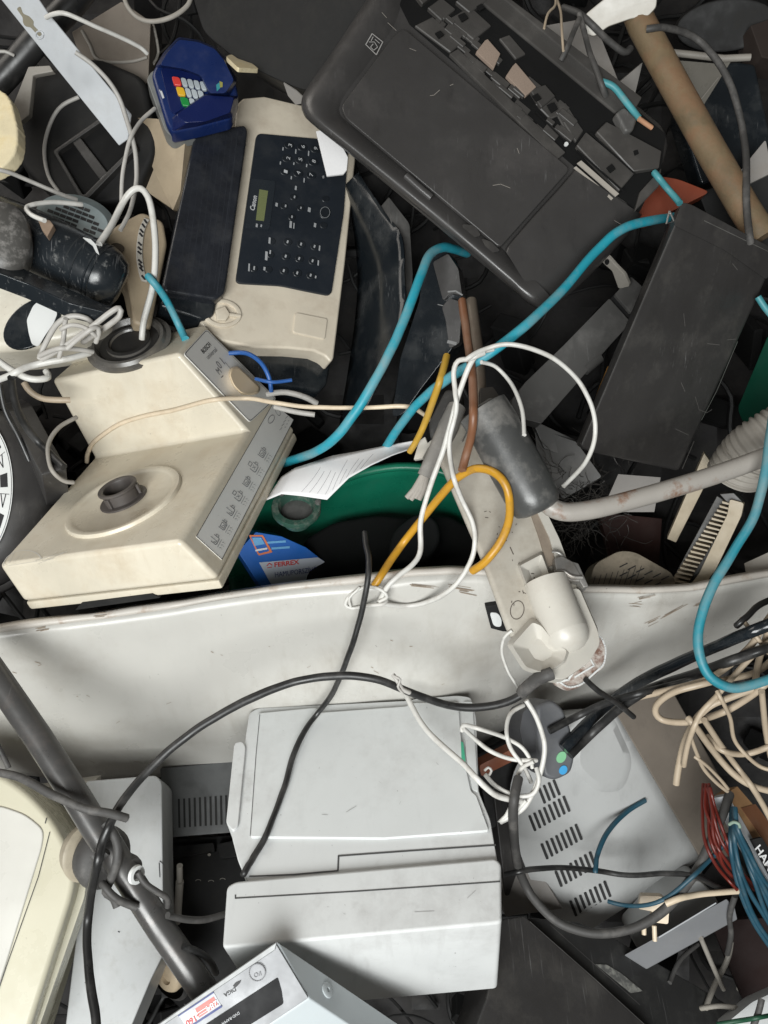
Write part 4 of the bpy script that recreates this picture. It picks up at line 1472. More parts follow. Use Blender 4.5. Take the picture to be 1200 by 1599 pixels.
# fin grille
fin = thing('fin_grille', 'cream heater grille with a row of open fins', 'grille', 1105, 845, -.15)
f_ = F((1130, 775, -.13), (1160, 790, -.12), (1060, 910, -.17))
mb = MB()
mb.slab(f_, rnd([(1140, 780), (1162, 786), (1158, 806), (1118, 890), (1100, 915), (1080, 912), (1092, 896), (1136, 804)], 4), .02)
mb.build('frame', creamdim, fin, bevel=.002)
mb = MB()
for k in range(21):
    t = k / 20
    u, v = 1140 - 78 * t, 790 + 128 * t
    mb.slab(f_, [(u - 12 - 4 * t, v - 7), (u + 8, v - 1), (u + 8, v + 1.4), (u - 12 - 4 * t, v - 3.6)], .018, -.002)
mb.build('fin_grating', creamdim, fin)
mb = MB()
mb.slab(f_, [(1124, 772), (1146, 770), (1160, 784), (1140, 790)], .03, -.008)
mb.slab(f_, [(1120, 775), (1145, 790), (1090, 915), (1045, 915)], .01, -.024)
mb.build('housing', graphite, fin, bevel=.001)
# vent lid
vl = thing('vented_cover', 'dusty beige plastic lid with short vent slits behind the panel edge', 'vent lid', 985, 895, -.16)
f_ = F((980, 858, -.16), (1050, 895, -.16), (940, 920, -.14))
mb = MB()
mb.slab(f_, rnd([(905, 960), (930, 880), (968, 860), (992, 862), (1052, 896), (1060, 940)], 10), .03)
mb.build('lid', mat('dusty_beige', (.26, .22, .165), .65, dirt=(.08, .07, .05), da=.6, dscale=30, dlo=.4, dhi=.6), vl, bevel=.005, seg=3)
mb = MB()
for k in range(12):
    u, v = 968 + (k % 6) * 13, 882 + (k % 6) * 4 + (k // 6) * 14
    mb.stroke(f_, [(u, v + 4), (u + 12, v - 2)], 2, .0006)
for k in range(9):
    mb.stroke(f_, [(930 + k * 9, 900 - k * 2), (918 + k * 8, 940)], 1, .0006)
mb.build('slits', black_ink, vl, hit=False)
# corrugated hose end
ch = thing('corrugated_hose', 'grey corrugated hose end behind the white tube', 'hose', 1180, 710, -.1)
mb = MB()
cs = spl([(1145, 745, -.14 * 1000), (1165, 715, -.12 * 1000), (1195, 690, -.10 * 1000), (1250, 660, -.09 * 1000)], 2.2)
mb.tube([W(p.x, p.y, p.z / 1000) for p in cs], [.034 + (.003 if (i // 2) % 2 else 0) for i in range(len(cs))], 26)
mb.build('hose', corrug, ch, smooth=60)
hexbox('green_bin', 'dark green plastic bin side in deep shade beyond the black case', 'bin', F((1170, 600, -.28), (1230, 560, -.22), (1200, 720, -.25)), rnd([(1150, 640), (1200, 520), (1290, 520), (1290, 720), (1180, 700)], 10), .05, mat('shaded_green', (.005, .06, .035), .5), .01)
hexbox('grey_offcut', 'grey plastic offcut standing behind the panel edge under the teal hose', 'offcut', F((1170, 880, -.14), (1210, 860, -.13), (1170, 910, -.13)), [(1162, 880), (1210, 858), (1240, 900), (1168, 910)], .02, corrug, .001)

# ------------------------------------------------------------------ upper right of the heap
rp = thing('rusty_pole', 'rusty brown steel pole leaning across the top of the heap', 'pole', 1090, 190, -.12)
mb = MB()
mb.tube([W(*p) for p in [(975, -30, -.17), (1003, 40, -.165), (1060, 145, -.155), (1110, 235, -.145), (1162, 325, -.135), (1192, 372, -.13)]], .0195, 24)
mb.build('pole', rusty, rp, smooth=60)
f_ = F((900, 50, -.18), (1020, 0, -.135), (930, 70, -.18))
mb = MB()
mb.slab(f_, rnd([(915, 22), (960, -15), (1028, -20), (1025, 12), (1012, 26), (985, 30), (950, 42), (928, 58), (905, 50)], 5), .012)
mb.stroke(f_, [(925, 30), (1010, 2)], 1.2, .0006)
whb = tag(mb.build('white_bracket', offwhite, bevel=.002), 'white plastic bracket resting on the upper end of the rusty pole', 'bracket')
hexbox('pale_side_panel', 'pale grey side panel standing behind the inkjet printer', 'side panel', F((880, 60, -.26), (960, 60, -.25), (900, 140, -.27)), [(850, 40), (905, 30), (940, 60), (968, 130), (960, 160), (890, 180)], .03, card, .002)
hexbox('pale_flap', 'narrow pale flap between the printer and the rusty pole', 'flap', F((960, 130, -.22), (1005, 100, -.22), (980, 190, -.24)), [(966, 130), (1004, 98), (984, 182), (962, 175)], .006, card, .0005)
mon = thing('monitor_shell', 'black monitor shell with a translucent grey cover beyond the pole', 'monitor', 1120, 160, -.25)
f_ = F((1090, 110, -.25), (1180, 110, -.24), (1110, 260, -.27))
mb = MB()
mb.slab(f_, rnd([(1070, 110), (1150, 96), (1180, 100), (1210, 240), (1150, 270), (1095, 290), (1060, 180)], 6), .06)
mb.build('shell', blackg, mon, bevel=.005, seg=3)
mb = MB()
mb.slab(f_, [(1062, 95), (1120, 100), (1142, 96), (1092, 176), (1070, 150)], .004, .004)
mb.build('cover', mat('smoky_cover', (.16, .15, .13), .35, dirt=(.3, .27, .22), da=.3), mon)
mb = MB()
mb.tube([f_.at(u, v, .006) for u, v in ((1042, 82), (1080, 86), (1130, 92), (1172, 90))], .005, 10)
mb.build('strip', corrug, mon, smooth=60)
mb = MB()
mb.stroke(f_, [(1122, 122), (1085, 168)], 1.6, .009)
mb.build('crease', corrug, mon, hit=False)
hexbox('dark_bucket', 'dark round bucket bottom at the top edge of the heap', 'bucket', F((1080, 30, -.28), (1180, 30, -.26), (1130, 80, -.29)), ell(1135, 40, 80, 42, -8, 30), .06, blackm, .004)
hexbox('brown_crate', 'dark brown crate corner behind the bucket', 'crate', F((1180, 40, -.25), (1230, 60, -.25), (1200, 100, -.25)), [(1172, 40), (1230, 20), (1240, 100), (1190, 90)], .05, mat('dark_brown', (.018, .011, .008), .8), .002)
mb = MB()
mb.slab(F((990, 330, -.2), (1100, 290, -.19), (1010, 350, -.2)), rnd([(985, 330), (1010, 290), (1030, 275), (1060, 280), (1110, 300), (1060, 325), (1010, 350)], 10), .03)
tag(mb.build('orange_disc', orange, bevel=.004), 'orange plastic disc peeking out under the inkjet printer', 'disc')
hexbox('pale_scoop', 'pale plastic scoop end beside the black hose near the pole', 'scoop', F((1160, 270, -.2), (1200, 230, -.19), (1170, 300, -.2)), rnd([(1150, 275), (1178, 240), (1196, 218), (1206, 270), (1165, 290)], 5), .02, card, .002)
hexbox('black_slotted_box', 'black slotted box under the lower end of the rusty pole', 'box', F((1100, 330, -.22), (1210, 320, -.2), (1140, 400, -.22)), [(1090, 300), (1220, 260), (1230, 400), (1120, 380)], .05, blackm, .003)
hexbox('old_monitor', 'large dull black monitor back wedged behind the inkjet printer', 'monitor', F((320, 20, -.25), (520, 60, -.2), (420, 130, -.24)), rnd([(285, -60), (640, -60), (560, 60), (520, 150), (462, 138), (372, 96), (318, 52)], 18), .12, blackm, .012, seg=4)
hexbox('dusty_foam', 'dirty white foam shred between the terminal and the monitor back', 'foam shred', F((355, 90, -.22), (400, 105, -.22), (370, 100, -.2)), rnd([(353, 88), (362, 85), (372, 92), (395, 100), (405, 108), (372, 106)], 3), .006, torn, .001)
hexbox('crumpled_paper', 'crumpled grey paper corner above the fax', 'paper', F((440, 125, -.22), (480, 160, -.23), (450, 165, -.25)), [(443, 130), (462, 142), (482, 160), (462, 164), (450, 150)], .002, card, 0)

# ------------------------------------------------------------------ upper left of the heap
sb_ = thing('steel_strip', 'pale galvanised steel strip with a keyhole slot slanting down the heap', 'steel strip', 110, 110, -.12)
f_ = F((0, 10, -.13), (75, 15, -.12), (195, 215, -.20))
mb = MB()
mb.slab(f_, [(-30, -40), (34, -40), (74, 20), (205, 180), (200, 218), (186, 228), (100, 122), (30, 35)], .003)
mb.build('strip', galv, sb_, bevel=.0008, seg=1)
mb = MB()
hole = [(26, 14), (32, 10), (36, 22), (46, 26), (53, 34), (52, 40), (62, 50), (66, 54), (62, 58), (56, 52), (48, 43), (40, 42), (36, 36), (36, 28)]
mb.slab(f_, rnd(hole, 3), .001, .0007)
mb.build('keyhole', mat('brown_shadow_hole', (.20, .18, .13), .7), sb_)
mb = MB()
mb.tube([f_.at(u, v, .001) for u, v in ell(62, 55, 6, 6, 0, 18)[:] + [ell(62, 55, 6, 6, 0, 18)[0]]], .0011, 6)
mb.build('punch_rim', galv, sb_)
mh = thing('motor_housing', 'black plastic motor housing with two recessed vents below the steel strip', 'motor housing', 130, 240, -.26)
f_ = F((60, 150, -.27), (210, 200, -.25), (90, 310, -.27))
mb = MB()
mb.slab(f_, rnd([(35, 130), (75, 105), (150, 88), (225, 120), (245, 230), (210, 310), (100, 330), (30, 260)], 20), .06)
mb.build('housing', blackm, mh, bevel=.008, seg=4)
mb = MB()
mb.ring(f_, rnd([(82, 236), (170, 175), (215, 230), (130, 318)], 5), rnd([(90, 238), (168, 184), (206, 230), (130, 306)], 5), .02, .012)
mb.slab(f_, [(112, 222), (124, 213), (168, 270), (156, 281)], .012, .010)
mb.build('vent_frame', mat('worn_black_frame', (.022, .021, .02), .5, dirt=(.09, .085, .08), da=.5), mh, bevel=.002)
mb = MB()
mb.slab(f_, rnd([(90, 238), (168, 184), (206, 230), (130, 306)], 4), .002, .002)
mb.build('vent_floor', blackm2, mh)
mb = MB()
mb.tube([W(u, v, h) for u, v, h in [(-20, 150, -.24), (30, 95, -.23), (60, 60, -.22), (110, 10, -.22), (140, -30, -.22)]], .019, 20)
tag(mb.build('black_pipe', rubber, smooth=60), 'black pipe crossing behind the steel strip', 'pipe')
hexbox('brown_carton', 'brown grey carton deep behind the white cables', 'carton', F((140, 60, -.27), (232, 30, -.27), (150, 120, -.28)), [(112, 50), (190, 2), (236, 34), (232, 130), (140, 140)], .05, brownbox, .002)
hexbox('grey_fitting', 'small grey metal fitting left over beside the steel strip', 'fitting', F((30, 110, -.22), (80, 105, -.22), (40, 180, -.23)), [(44, 104), (78, 102), (84, 112), (52, 118), (46, 180), (24, 200), (22, 160)], .012, corrug, .002)
tf_ = thing('torn_foam', 'torn cream foam piece at the edge of the heap', 'foam piece', 5, 205, -.1)
mb = MB()
f_ = F((-10, 140, -.13), (28, 200, -.11), (0, 262, -.10))
pts = [(-60, 130), (-8, 136), (10, 146), (18, 160), (22, 178), (27, 196), (28, 216), (24, 240), (8, 258), (-10, 268), (-60, 280)]
mb.slab(f_, [(u + 1.2 * noise.noise(Vector((i * .6, 2, 3))), v + 1.2 * noise.noise(Vector((i * .6, 7, 3)))) for i, (u, v) in enumerate(rnd(pts, 12, 6))], .02)
mb.build('foam', torn, tf_, bevel=.003, seg=3, bang=50)
gv = thing('fan_guard', 'round blue grey fan guard with rows of slots', 'fan guard', 120, 340, -.18)
f_ = F((60, 330, -.20), (175, 350, -.18), (120, 385, -.16))
mb = MB()
cx, cy = 118, 345
out = [f_.at(u, v, 0) for u, v in ell(cx, cy, 64, 40, 14, 40)]
inn = [f_.at(u, v, .014) for u, v in ell(cx, cy, 52, 31, 14, 40)]
bot = [f_.at(u, v, -.03) for u, v in ell(cx, cy, 64, 40, 14, 40)]
mb.taper(inn, out)
mb.taper([p - f_.n * .0005 for p in out], bot)
mb.build('cap', bluegrey, gv, bevel=.0015)
mb = MB()
exx, eyy = Vector((.93, .36)), Vector((-.34, .84))
for i in range(-4, 5):
    for j in range(-3, 4):
        if abs(i) + abs(j) * 1.2 > 4.9 or (i, j) in ((1, 0), (2, 0), (1, 1)):
            continue
        p = Vector((cx, cy)) + exx * (i * 10.5) + eyy * (j * 8.2)
        q = [p - exx * 4.6 - eyy * 2.4, p + exx * 4.6 - eyy * 2.4, p + exx * 4.6 + eyy * 2.4, p - exx * 4.6 + eyy * 2.4]
        mb.slab(f_, [(a.x, a.y) for a in q], .001, .0146)
mb.build('slot_grating', black_ink, gv)
gm = thing('power_tool', 'dirty glossy black power tool body with chalky scuffs', 'power tool', 100, 390, -.1)
cs = [(-70, 350, -.12), (-10, 360, -.11), (40, 377, -.105), (90, 398, -.102), (140, 422, -.102), (178, 441, -.105), (192, 448, -.108)]
S_ = [W(p[0], p[1], p[2] / 1000) for p in spl([(a, b, c * 1000) for a, b, c in cs], 6)]
nS = len(S_)
mb = MB()
mb.tube(S_, [(.0465 - .007 * (i / nS)) * (1 if i < nS - 5 else (.97, .93, .86, .74, .5)[i - nS + 5]) for i in range(nS)], 30)
mb.build('barrel', scuffm, gm, smooth=60)
mb = MB()
fs = F((0, 375, -.07), (190, 470, -.075), (100, 440, -.055))
mb.slab(fs, rnd([(-60, 388), (20, 412), (100, 448), (165, 476), (186, 482), (182, 492), (110, 474), (45, 444), (-60, 404)], 5), .02, 0)
mb.build('lower_band', scuffm, gm, bevel=.004, seg=3)
mb = MB()
for k in range(4):
    t = .72 + k * .06
    i = min(int(t * nS), nS - 7)
    d = (S_[i + 1] - S_[i]).normalized()
    mb.lathe(S_[i], d, [(.0395, -.0022), (.0418, -.001), (.0418, .001), (.0395, .0022)], 30)
mb.build('grip_ribs', blackg, gm, smooth=30)
mb = MB()
mb.lathe(W(4, 372, -.03), (RC @ Vector((.35, .1, .93))).normalized(), [(.0, .012), (.018, .010), (.030, .004), (.033, -.004), (.033, -.03)], 30, sx=1.45, xdir=RC @ Vector((0, 1, 0)))
mb.build('end_disc', mat('chalky_disc', (.07, .067, .062), .5, dirt=(.38, .36, .34), da=.7, dscale=60, scr=.7), gm, smooth=60)
mb = MB()
fk = F((60, 345, -.055), (84, 352, -.055), (70, 370, -.05))
mb.slab(fk, [(58, 340), (78, 344), (84, 352), (74, 370), (66, 360)], .01)
mb.build('torn_tag', mat('rust_tag', (.24, .17, .12), .6, dirt=(.4, .38, .35), da=.6), gm, bevel=.001)
mb = MB()
fw = F((135, 372, -.06), (152, 380, -.06), (150, 392, -.055))
mb.slab(fw, [(130, 371), (142, 374), (150, 382), (155, 397), (150, 393), (145, 383)], .002)
mb.build('white_scrap', stick, gm)
vb = thing('vacuum_cleaner', 'off white rounded appliance body with a black oval and torn label', 'vacuum cleaner', 60, 480, -.12)
f_ = F((-20, 440, -.13), (130, 470, -.13), (40, 540, -.12))
mb = MB()
mb.slab(f_, rnd([(-90, 400), (60, 420), (140, 455), (165, 490), (130, 530), (30, 545), (-90, 550)], 30, 6), .10, .0)
mb.build('shell', mat('dirty_white_shell', (.60, .565, .48), .35, dirt=(.3, .24, .16), da=.4, dscale=12, speck=.8), vb, bevel=.022, seg=6)
mb = MB()
mb.slab(f_, ell(50, 505, 52, 32, -38, 36), .006, .003)
mb.build('black_oval', blackg, vb, bevel=.002)
mb = MB()
mb.slab(f_, rnd([(45, 520), (42, 500), (52, 478), (66, 466), (84, 464), (82, 474), (90, 490), (84, 505), (70, 525), (60, 542), (50, 538)], 4), .001, .0042)
mb.build('torn_label', stick, vb)
bw = thing('beige_housing', 'beige plastic housing with an oval opening and ribbed strip', 'housing', 205, 420, -.17)
f_ = F((190, 350, -.17), (255, 360, -.19), (220, 510, -.15))
mb = MB()
mb.slab(f_, rnd([(165, 372), (180, 352), (222, 330), (256, 345), (262, 380), (244, 470), (236, 512), (208, 505), (204, 470), (196, 430), (168, 400)], 8), .06)
mb.build('housing', beige, bw, bevel=.006, seg=4)
mb = MB()
mb.slab(f_, ell(183, 388, 12, 8, 10, 20), .001, .0008)
mb.build('opening', mat('opening_dark', (.06, .045, .03), .7), bw)
mb = MB()
c_out = spl([(226, 340), (217, 360), (213, 395), (217, 425), (225, 448)], 6)
c_in = spl([(234, 343), (226, 362), (223, 395), (226, 422), (231, 440)], 6)
n_ = min(len(c_out), len(c_in))
mb.slab(f_, [tuple(p[:2]) for p in c_out[:n_]] + [tuple(p[:2]) for p in c_in[:n_]][::-1], .004, .004)
st = mb.build('ribbed_strip', offwhite, bw, bevel=.0008, seg=1)
mb = MB()
for k in range(11):
    i = 1 + int(k * (n_ - 3) / 10)
    a, b = c_out[i].lerp(c_in[i], .3), c_out[i].lerp(c_in[i], .75)
    mb.stroke(f_, [(a.x, a.y - 2), (b.x, b.y + 2)], 4, .0044)
mb.build('strip_slots', black_ink, st, hit=False)
hexbox('beige_wedge', 'beige moulded wedge under the blue terminal', 'moulding', F((215, 190, -.25), (285, 240, -.24), (270, 320, -.26)), rnd([(210, 184), (248, 186), (290, 215), (282, 300), (270, 330), (226, 235)], 4), .04, beige, .002)
hexbox('beige_moulding', 'shaded beige moulding face beside the wedge and the cables', 'moulding', F((200, 220, -.262), (226, 235, -.262), (265, 325, -.27)), [(196, 232), (214, 190), (268, 326), (230, 300)], .03, beige, .001)

# ------------------------------------------------------------------ black round machine with a picture sticker
bk = thing('round_machine', 'dusty black domed machine with a white picture sticker ring', 'robot vacuum', 10, 780, -.1)
mb = MB()
ct = W(-45, 775, -.17)
an = (RC @ Vector((.15, .25, .95))).normalized()
mb.lathe(ct, an, [(.112, -.06), (.112, .0), (.108, .018), (.098, .032), (.080, .040), (.072, .042), (0, .043)], 56, sx=1.18, xdir=RC @ Vector((0, 1, 0)))
mb.build('dome', blackd, bk, smooth=60)
mb = MB()
mb.lathe(ct, an, [(.118, -.03), (.121, -.026), (.121, -.012), (.116, -.008)], 56, sx=1.18, xdir=RC @ Vector((0, 1, 0)))
mb.build('bumper', blackp, bk, smooth=60)
fk = Face(ct + an * .0435, ct + an * .0435 + an.orthogonal(), ct + an * .0435 + an.cross(an.orthogonal()))
mb = MB()
ou = ell(-46, 768, 66, 118, 4, 60)
inn = ell(-46, 768, 40, 84, 4, 60)
mb.ring(fk, ou, inn, .001, .001)
ring = mb.build('sticker_ring', stick, bk)
mb = MB()
for k in range(60):
    if k % 3 == 0 and (k // 3) % 2:
        a, b, c, d = Vector(ou[k]), Vector(ou[(k + 2) % 60]), Vector(inn[k]), Vector(inn[(k + 2) % 60])
        mb.poly([fk.at(*a.lerp(c, .3), .0014), fk.at(*b.lerp(d, .3), .0014), fk.at(*b.lerp(d, .75), .0014), fk.at(*a.lerp(c, .75), .0014)])
    elif k % 3 == 0:
        a, c = Vector(ou[k]), Vector(inn[k])
        mb.stroke(fk, [tuple(a.lerp(c, .2)), tuple(a.lerp(c, .9))], 1.0, .0014)
        b = Vector(ou[(k + 2) % 60]).lerp(Vector(inn[(k + 2) % 60]), .5)
        mb.stroke(fk, [tuple(a.lerp(c, .4)), tuple(b), tuple(a.lerp(c, .7))], 1.6, .0014)
mb.stroke(fk, [tuple(Vector(p).lerp(Vector(q), .08)) for p, q in zip(ou, inn)], .9, .0014, True)
mb.build('sticker_pictures', black_ink, ring, hit=False)
hexbox('curved_bumper', 'curved black bumper strip with white ticks beside the round machine', 'bumper', F((40, 700, -.15), (75, 790, -.15), (50, 720, -.13)), rnd([(0, 630), (14, 640), (44, 700), (66, 742), (74, 790), (68, 800), (60, 770), (30, 710), (0, 665)], 5), .03, blackd, .003)

# ------------------------------------------------------------------ lower left
ca = thing('cream_appliance', 'rounded cream appliance cover with a white inset lid', 'vacuum cleaner', 30, 1400, 0)
f_ = F((0, 1215, -.03), (112, 1370, .0), (20, 1590, .06))
mb = MB()
mb.slab(f_, rnd([(-120, 1185), (0, 1208), (42, 1236), (80, 1276), (106, 1322), (118, 1372), (112, 1402), (30, 1660), (-120, 1680)], 22, 6), .14, 0)
mb.build('shell', ivory, ca, bevel=.022, seg=6)
mb = MB()
mb.slab(f_, rnd([(-120, 1262), (0, 1258), (40, 1272), (69, 1296), (66, 1322), (10, 1505), (-24, 1610), (-120, 1610)], 14), .004, .0022)
mb.build('inset_lid', ivorywhite, ca, bevel=.002, seg=3)
mb = MB()
mb.slab(f_, rnd([(116, 1368), (136, 1374), (132, 1402), (46, 1650), (0, 1660), (90, 1420)], 6), .04, -.03)
mb.build('lower_flap', ivory, ca, bevel=.003)
mb = MB()
mb.stroke(f_, [(73, 1278), (71, 1286)], 1.6, .0006)
mb.stroke(f_, [(78, 1300), (60, 1370), (10, 1510), (-20, 1600)], 1.2, .0012)
mb.build('seam', black_ink, ca, hit=False)
hexbox('green_offcut', 'small green plastic offcut behind the cream appliance', 'offcut', F((20, 1225, -.10), (50, 1250, -.1), (30, 1270, -.1)), [(10, 1215), (44, 1238), (52, 1258), (20, 1262)], .02, green, .002)
wp = thing('computer_panel', 'pale grey computer case lying on its side below the black tube', 'computer case', 190, 1420, -.1)
f_ = F((140, 1220, -.14), (250, 1214, -.15), (160, 1600, -.02))
mb = MB()
mb.slab(f_, rnd([(134, 1220), (244, 1211), (253, 1222), (256, 1490), (236, 1530), (190, 1640), (98, 1640), (122, 1440), (132, 1400)], 6), .09)
mb.build('case', lightpanel, wp, bevel=.003, seg=3)
mb = MB()
for q in ([(249, 1348), (250, 1370)], [(250, 1345), (256, 1350)], [(185, 1455), (187, 1456)], [(190, 1255), (194, 1254)], [(133, 1535), (136, 1534)]):
    mb.stroke(f_, q, 1.6, .0006)
mb.build('chips', black_ink, wp, hit=False)
hexbox('plastic_bar', 'white plastic bar end behind the black tube', 'bar', F((30, 1240, -.16), (150, 1215, -.16), (60, 1260, -.16)), [(26, 1236), (150, 1218), (150, 1226), (60, 1242), (26, 1246)], .02, offwhite, .001)
dp = thing('printer_chassis', 'dark grey open printer chassis with a ribbed vent', 'printer chassis', 310, 1330, -.2)
f_ = F((258, 1230, -.23), (390, 1215, -.24), (270, 1310, -.21))
mb = MB()
mb.slab(f_, [(250, 1200), (400, 1185), (400, 1298), (258, 1309)], .10)
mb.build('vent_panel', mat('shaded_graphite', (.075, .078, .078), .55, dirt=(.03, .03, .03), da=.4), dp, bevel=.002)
mb = MB()
for k in range(12):
    u = 278 + k * 8.2
    mb.slab(f_, [(u, 1248 - k * .6), (u + 3, 1248 - k * .6), (u + 4, 1293 - k * .6), (u + 1, 1293 - k * .6)], .001, .0012)
mb.build('rib_pattern', blackm, dp)
f2 = F((258, 1320, -.27), (390, 1310, -.28), (270, 1500, -.2))
mb = MB()
mb.slab(f2, [(252, 1312), (400, 1302), (400, 1540), (252, 1560)], .05)
mb.slab(f2, [(266, 1322), (334, 1316), (336, 1330), (268, 1342)], .03, .015)
mb.slab(f2, rnd([(338, 1318), (370, 1312), (374, 1338), (344, 1342)], 5), .03, .02)
mb.build('floor', blackm, dp, bevel=.002)
mb = MB()
mb.tube([W(u, v, h) for u, v, h in [(281, 1352, -.15), (281, 1376, -.16)]], .0042, 12)
mb.tube([W(u, v, h) for u, v, h in [(281, 1377, -.16), (277, 1440, -.19)]], .0055, 12)
mb.build('aerial', corrug, dp)
mb = MB()
for q in ((310, 1376), (330, 1377), (348, 1374)):
    mb.stroke(f2, ell(q[0], q[1], 4, 2, 0, 10, 180, 360), 1.2, .001)
mb.slab(f2, ell(327, 1335, 2.5, 2.5, 0, 10), .001, .02)
mb.build('screw_marks', corrug, dp, hit=False)
cw = thing('castor_wheel', 'dusty cream castor hub in the dark beside the black tube', 'wheel', 270, 1522, -.1)
mb = MB()
mb.lathe(W(266, 1522, -.13), (RC @ Vector((-.5, -.1, .85))).normalized(), [(.022, -.012), (.022, .004), (.019, .008), (.009, .009), (.008, .004), (0, .004)], 26)
mb.build('hub', beige, cw, smooth=50)
mb = MB()
mb.lathe(W(268, 1523, -.132), (RC @ Vector((-.5, -.1, .85))).normalized(), [(.030, -.018), (.034, -.014), (.034, .002), (.029, .006)], 26)
mb.build('tyre', rubber, cw, smooth=50)

# ------------------------------------------------------------------ lower right: grey computer case and the black player
pp2 = Pose([[0.491, 0.8145, 0.3091], [-0.8314, 0.5441, -0.1129], [-0.2601, -0.2016, 0.9443]], (0.088, -0.3469, -0.2522), 1.06)
pf = pp2.face((0, 0, .1998), (1, 0, .1998), (0, 1, .1998))
pfw = pf
cc = thing('monitor_case', 'silver grey monitor case with rows of vent slots', 'monitor', 950, 1290, -.2)
mb = MB()
e_r = spl([(958, 1104), (1000, 1178), (1050, 1265), (1094, 1342)], 10)
e_l = spl([(868, 1110), (800, 1215), (812, 1330), (880, 1480)], 10)
rows = []
for i in range(31):
    s = i / 30
    r = []
    for k in range(31):
        a_, b_ = e_r[int(k * (len(e_r) - 1) / 30)], e_l[int(k * (len(e_l) - 1) / 30)]
        t = k / 30
        d_ = .055 * max(0, s - .12) ** 1.8 + .03 * max(0, (t - .88) / .12) ** 2 + .02 * max(0, (.06 - t) / .06) ** 2 + .008 * max(0, (.05 - s) / .05) ** 2
        r.append(pf.at(a_.x + (b_.x - a_.x) * s, a_.y + (b_.y - a_.y) * s, -d_))
    rows.append(r)
mb.grid(rows)
mb.grid([rows[-1], [q + (q - CAM).normalized() * .1 for q in rows[-1]]])
mb.grid([[r[-1] for r in rows], [r[-1] + (r[-1] - CAM).normalized() * .1 for r in rows]])
mb.build('front', pcgrey, cc, smooth=60)
p0 = [(952, 1098), (1096, 1345), (1190, 1330), (1040, 1060)]
hh = [hof(pf.at(958, 1104)), hof(pf.at(1094, 1342)), -.27, -.24]
mb = MB()
A = [W(a[0], a[1], h - .004) for a, h in zip(p0, hh)]
mb.prism(A, (A[0] - CAM).normalized() * .05)
sd2 = mb.build('side', pcbrown, cc, bevel=.003)
fs2 = Face(A[0], A[1], A[3])
mb = MB()
for k in range(26):
    t = k / 25
    u, v = 1020 + 95 * t, 1120 + 165 * t
    mb.stroke(fs2, [(u, v), (u + 20, v + 1)], 2, .0006)
    if k % 2:
        mb.stroke(fs2, [(u + 30, v + 8), (u + 46, v + 9)], 2, .0006)
mb.build('side_slots', blackm2, sd2, hit=False)
mb = MB()
for gu, gv_, n_ in ((840, 1232, 4), (825, 1275, 8), (844, 1319, 8), (866, 1362, 8), (889, 1408, 8)):
    pf = F((gu, gv_, surf(gu, gv_)), (gu + 55, gv_ - 30, surf(gu + 55, gv_ - 30)), (gu + 25, gv_ + 22, surf(gu + 25, gv_ + 22)))
    for i in range(n_):
        u, v = gu + 7.6 * i, gv_ - 4.3 * i
        q = rnd([(u, v), (u + 4.2, v - 1.2), (u + 13.6, v + 22.6), (u + 9.4, v + 24)], 1.5, 2)
        mb.slab(pf, q, .0005, .0022)
mb.build('vent_grating', mat('slot_dark', (.02, .02, .02), .8), cc)
mb = MB()
pf = pfw
ou = rnd([(905, 1128), (955, 1108), (992, 1190), (975, 1235), (935, 1240), (890, 1200)], 30, 6)
mb.taper([pf.at(940 + (u - 940) * .75, 1180 + (v - 1180) * .75, .006) for u, v in ou], [pf.at(u, v, -.001) for u, v in ou])
mb.build('swell', pcgrey, cc, bevel=.003, seg=3)
hexbox('pale_block', 'pale grey plastic block wedged under the monitor case', 'block', F((785, 1370, -.2), (850, 1380, -.2), (800, 1430, -.19)), [(775, 1372), (842, 1358), (880, 1420), (790, 1432)], .04, card, .002)
hexbox('dark_divider', 'dark plate standing between the pale printer and the monitor case', 'plate', F((780, 1240, -.2), (840, 1260, -.22), (800, 1350, -.2)), [(770, 1230), (800, 1220), (850, 1400), (790, 1400)], .03, blackd, .002)
bl = thing('black_player', 'flat dark player box with a small worn label', 'player', 960, 1540, -.05)
f_ = F((790, 1440, -.09), (1120, 1560, -.16), (820, 1600, -.02))
mb = MB()
mb.slab(f_, [(782, 1436), (820, 1430), (1010, 1600), (1100, 1700), (700, 1720), (760, 1560)], .06)
mb.build('top', blackd, bl, bevel=.003)
mb = MB()
mb.slab(f_, [(820, 1432), (905, 1440), (960, 1465), (1090, 1540), (1190, 1600), (1230, 1700), (1110, 1700), (1010, 1602)], .05, -.012)
fr = mb.build('front_panel', mat('dim_black_front', (.022, .022, .022), .5, dirt=(.07, .07, .065), da=.5, scr=.5), bl, bevel=.003)
mb = MB()
mb.slab(f_, [(931, 1506), (948, 1507), (970, 1520), (1004, 1548), (986, 1551)], .001, -.011)
mb.build('worn_label', mat('worn_label', (.22, .22, .2), .7, dirt=(.06, .06, .06), da=.8, dscale=90, dlo=.42, dhi=.55), fr)
mb = MB()
mb.stroke(f_, [(828, 1440), (930, 1530), (1012, 1605)], 1.4, .0006)
mb.stroke(f_, [(860, 1445), (1000, 1570)], 1.2, -.0112)
mb.build('edge_wear', graphite, bl, hit=False)
sp = thing('silver_box', 'narrow silver box edge below the cream plug', 'box', 1070, 1460, -.12)
f_ = F((990, 1490, -.12), (1140, 1405, -.13), (1010, 1515, -.13))
mb = MB()
A = [f_.at(u, v) for u, v in [(975, 1492), (1135, 1404), (1148, 1418), (1152, 1436), (1010, 1514)]]
mb.prism(A, (A[0] - CAM).normalized() * .05)
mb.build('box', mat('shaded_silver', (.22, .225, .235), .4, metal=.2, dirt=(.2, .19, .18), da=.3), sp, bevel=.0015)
mb = MB()
mb.stroke(f_, [(1030, 1464), (1118, 1411)], 3, .0008)
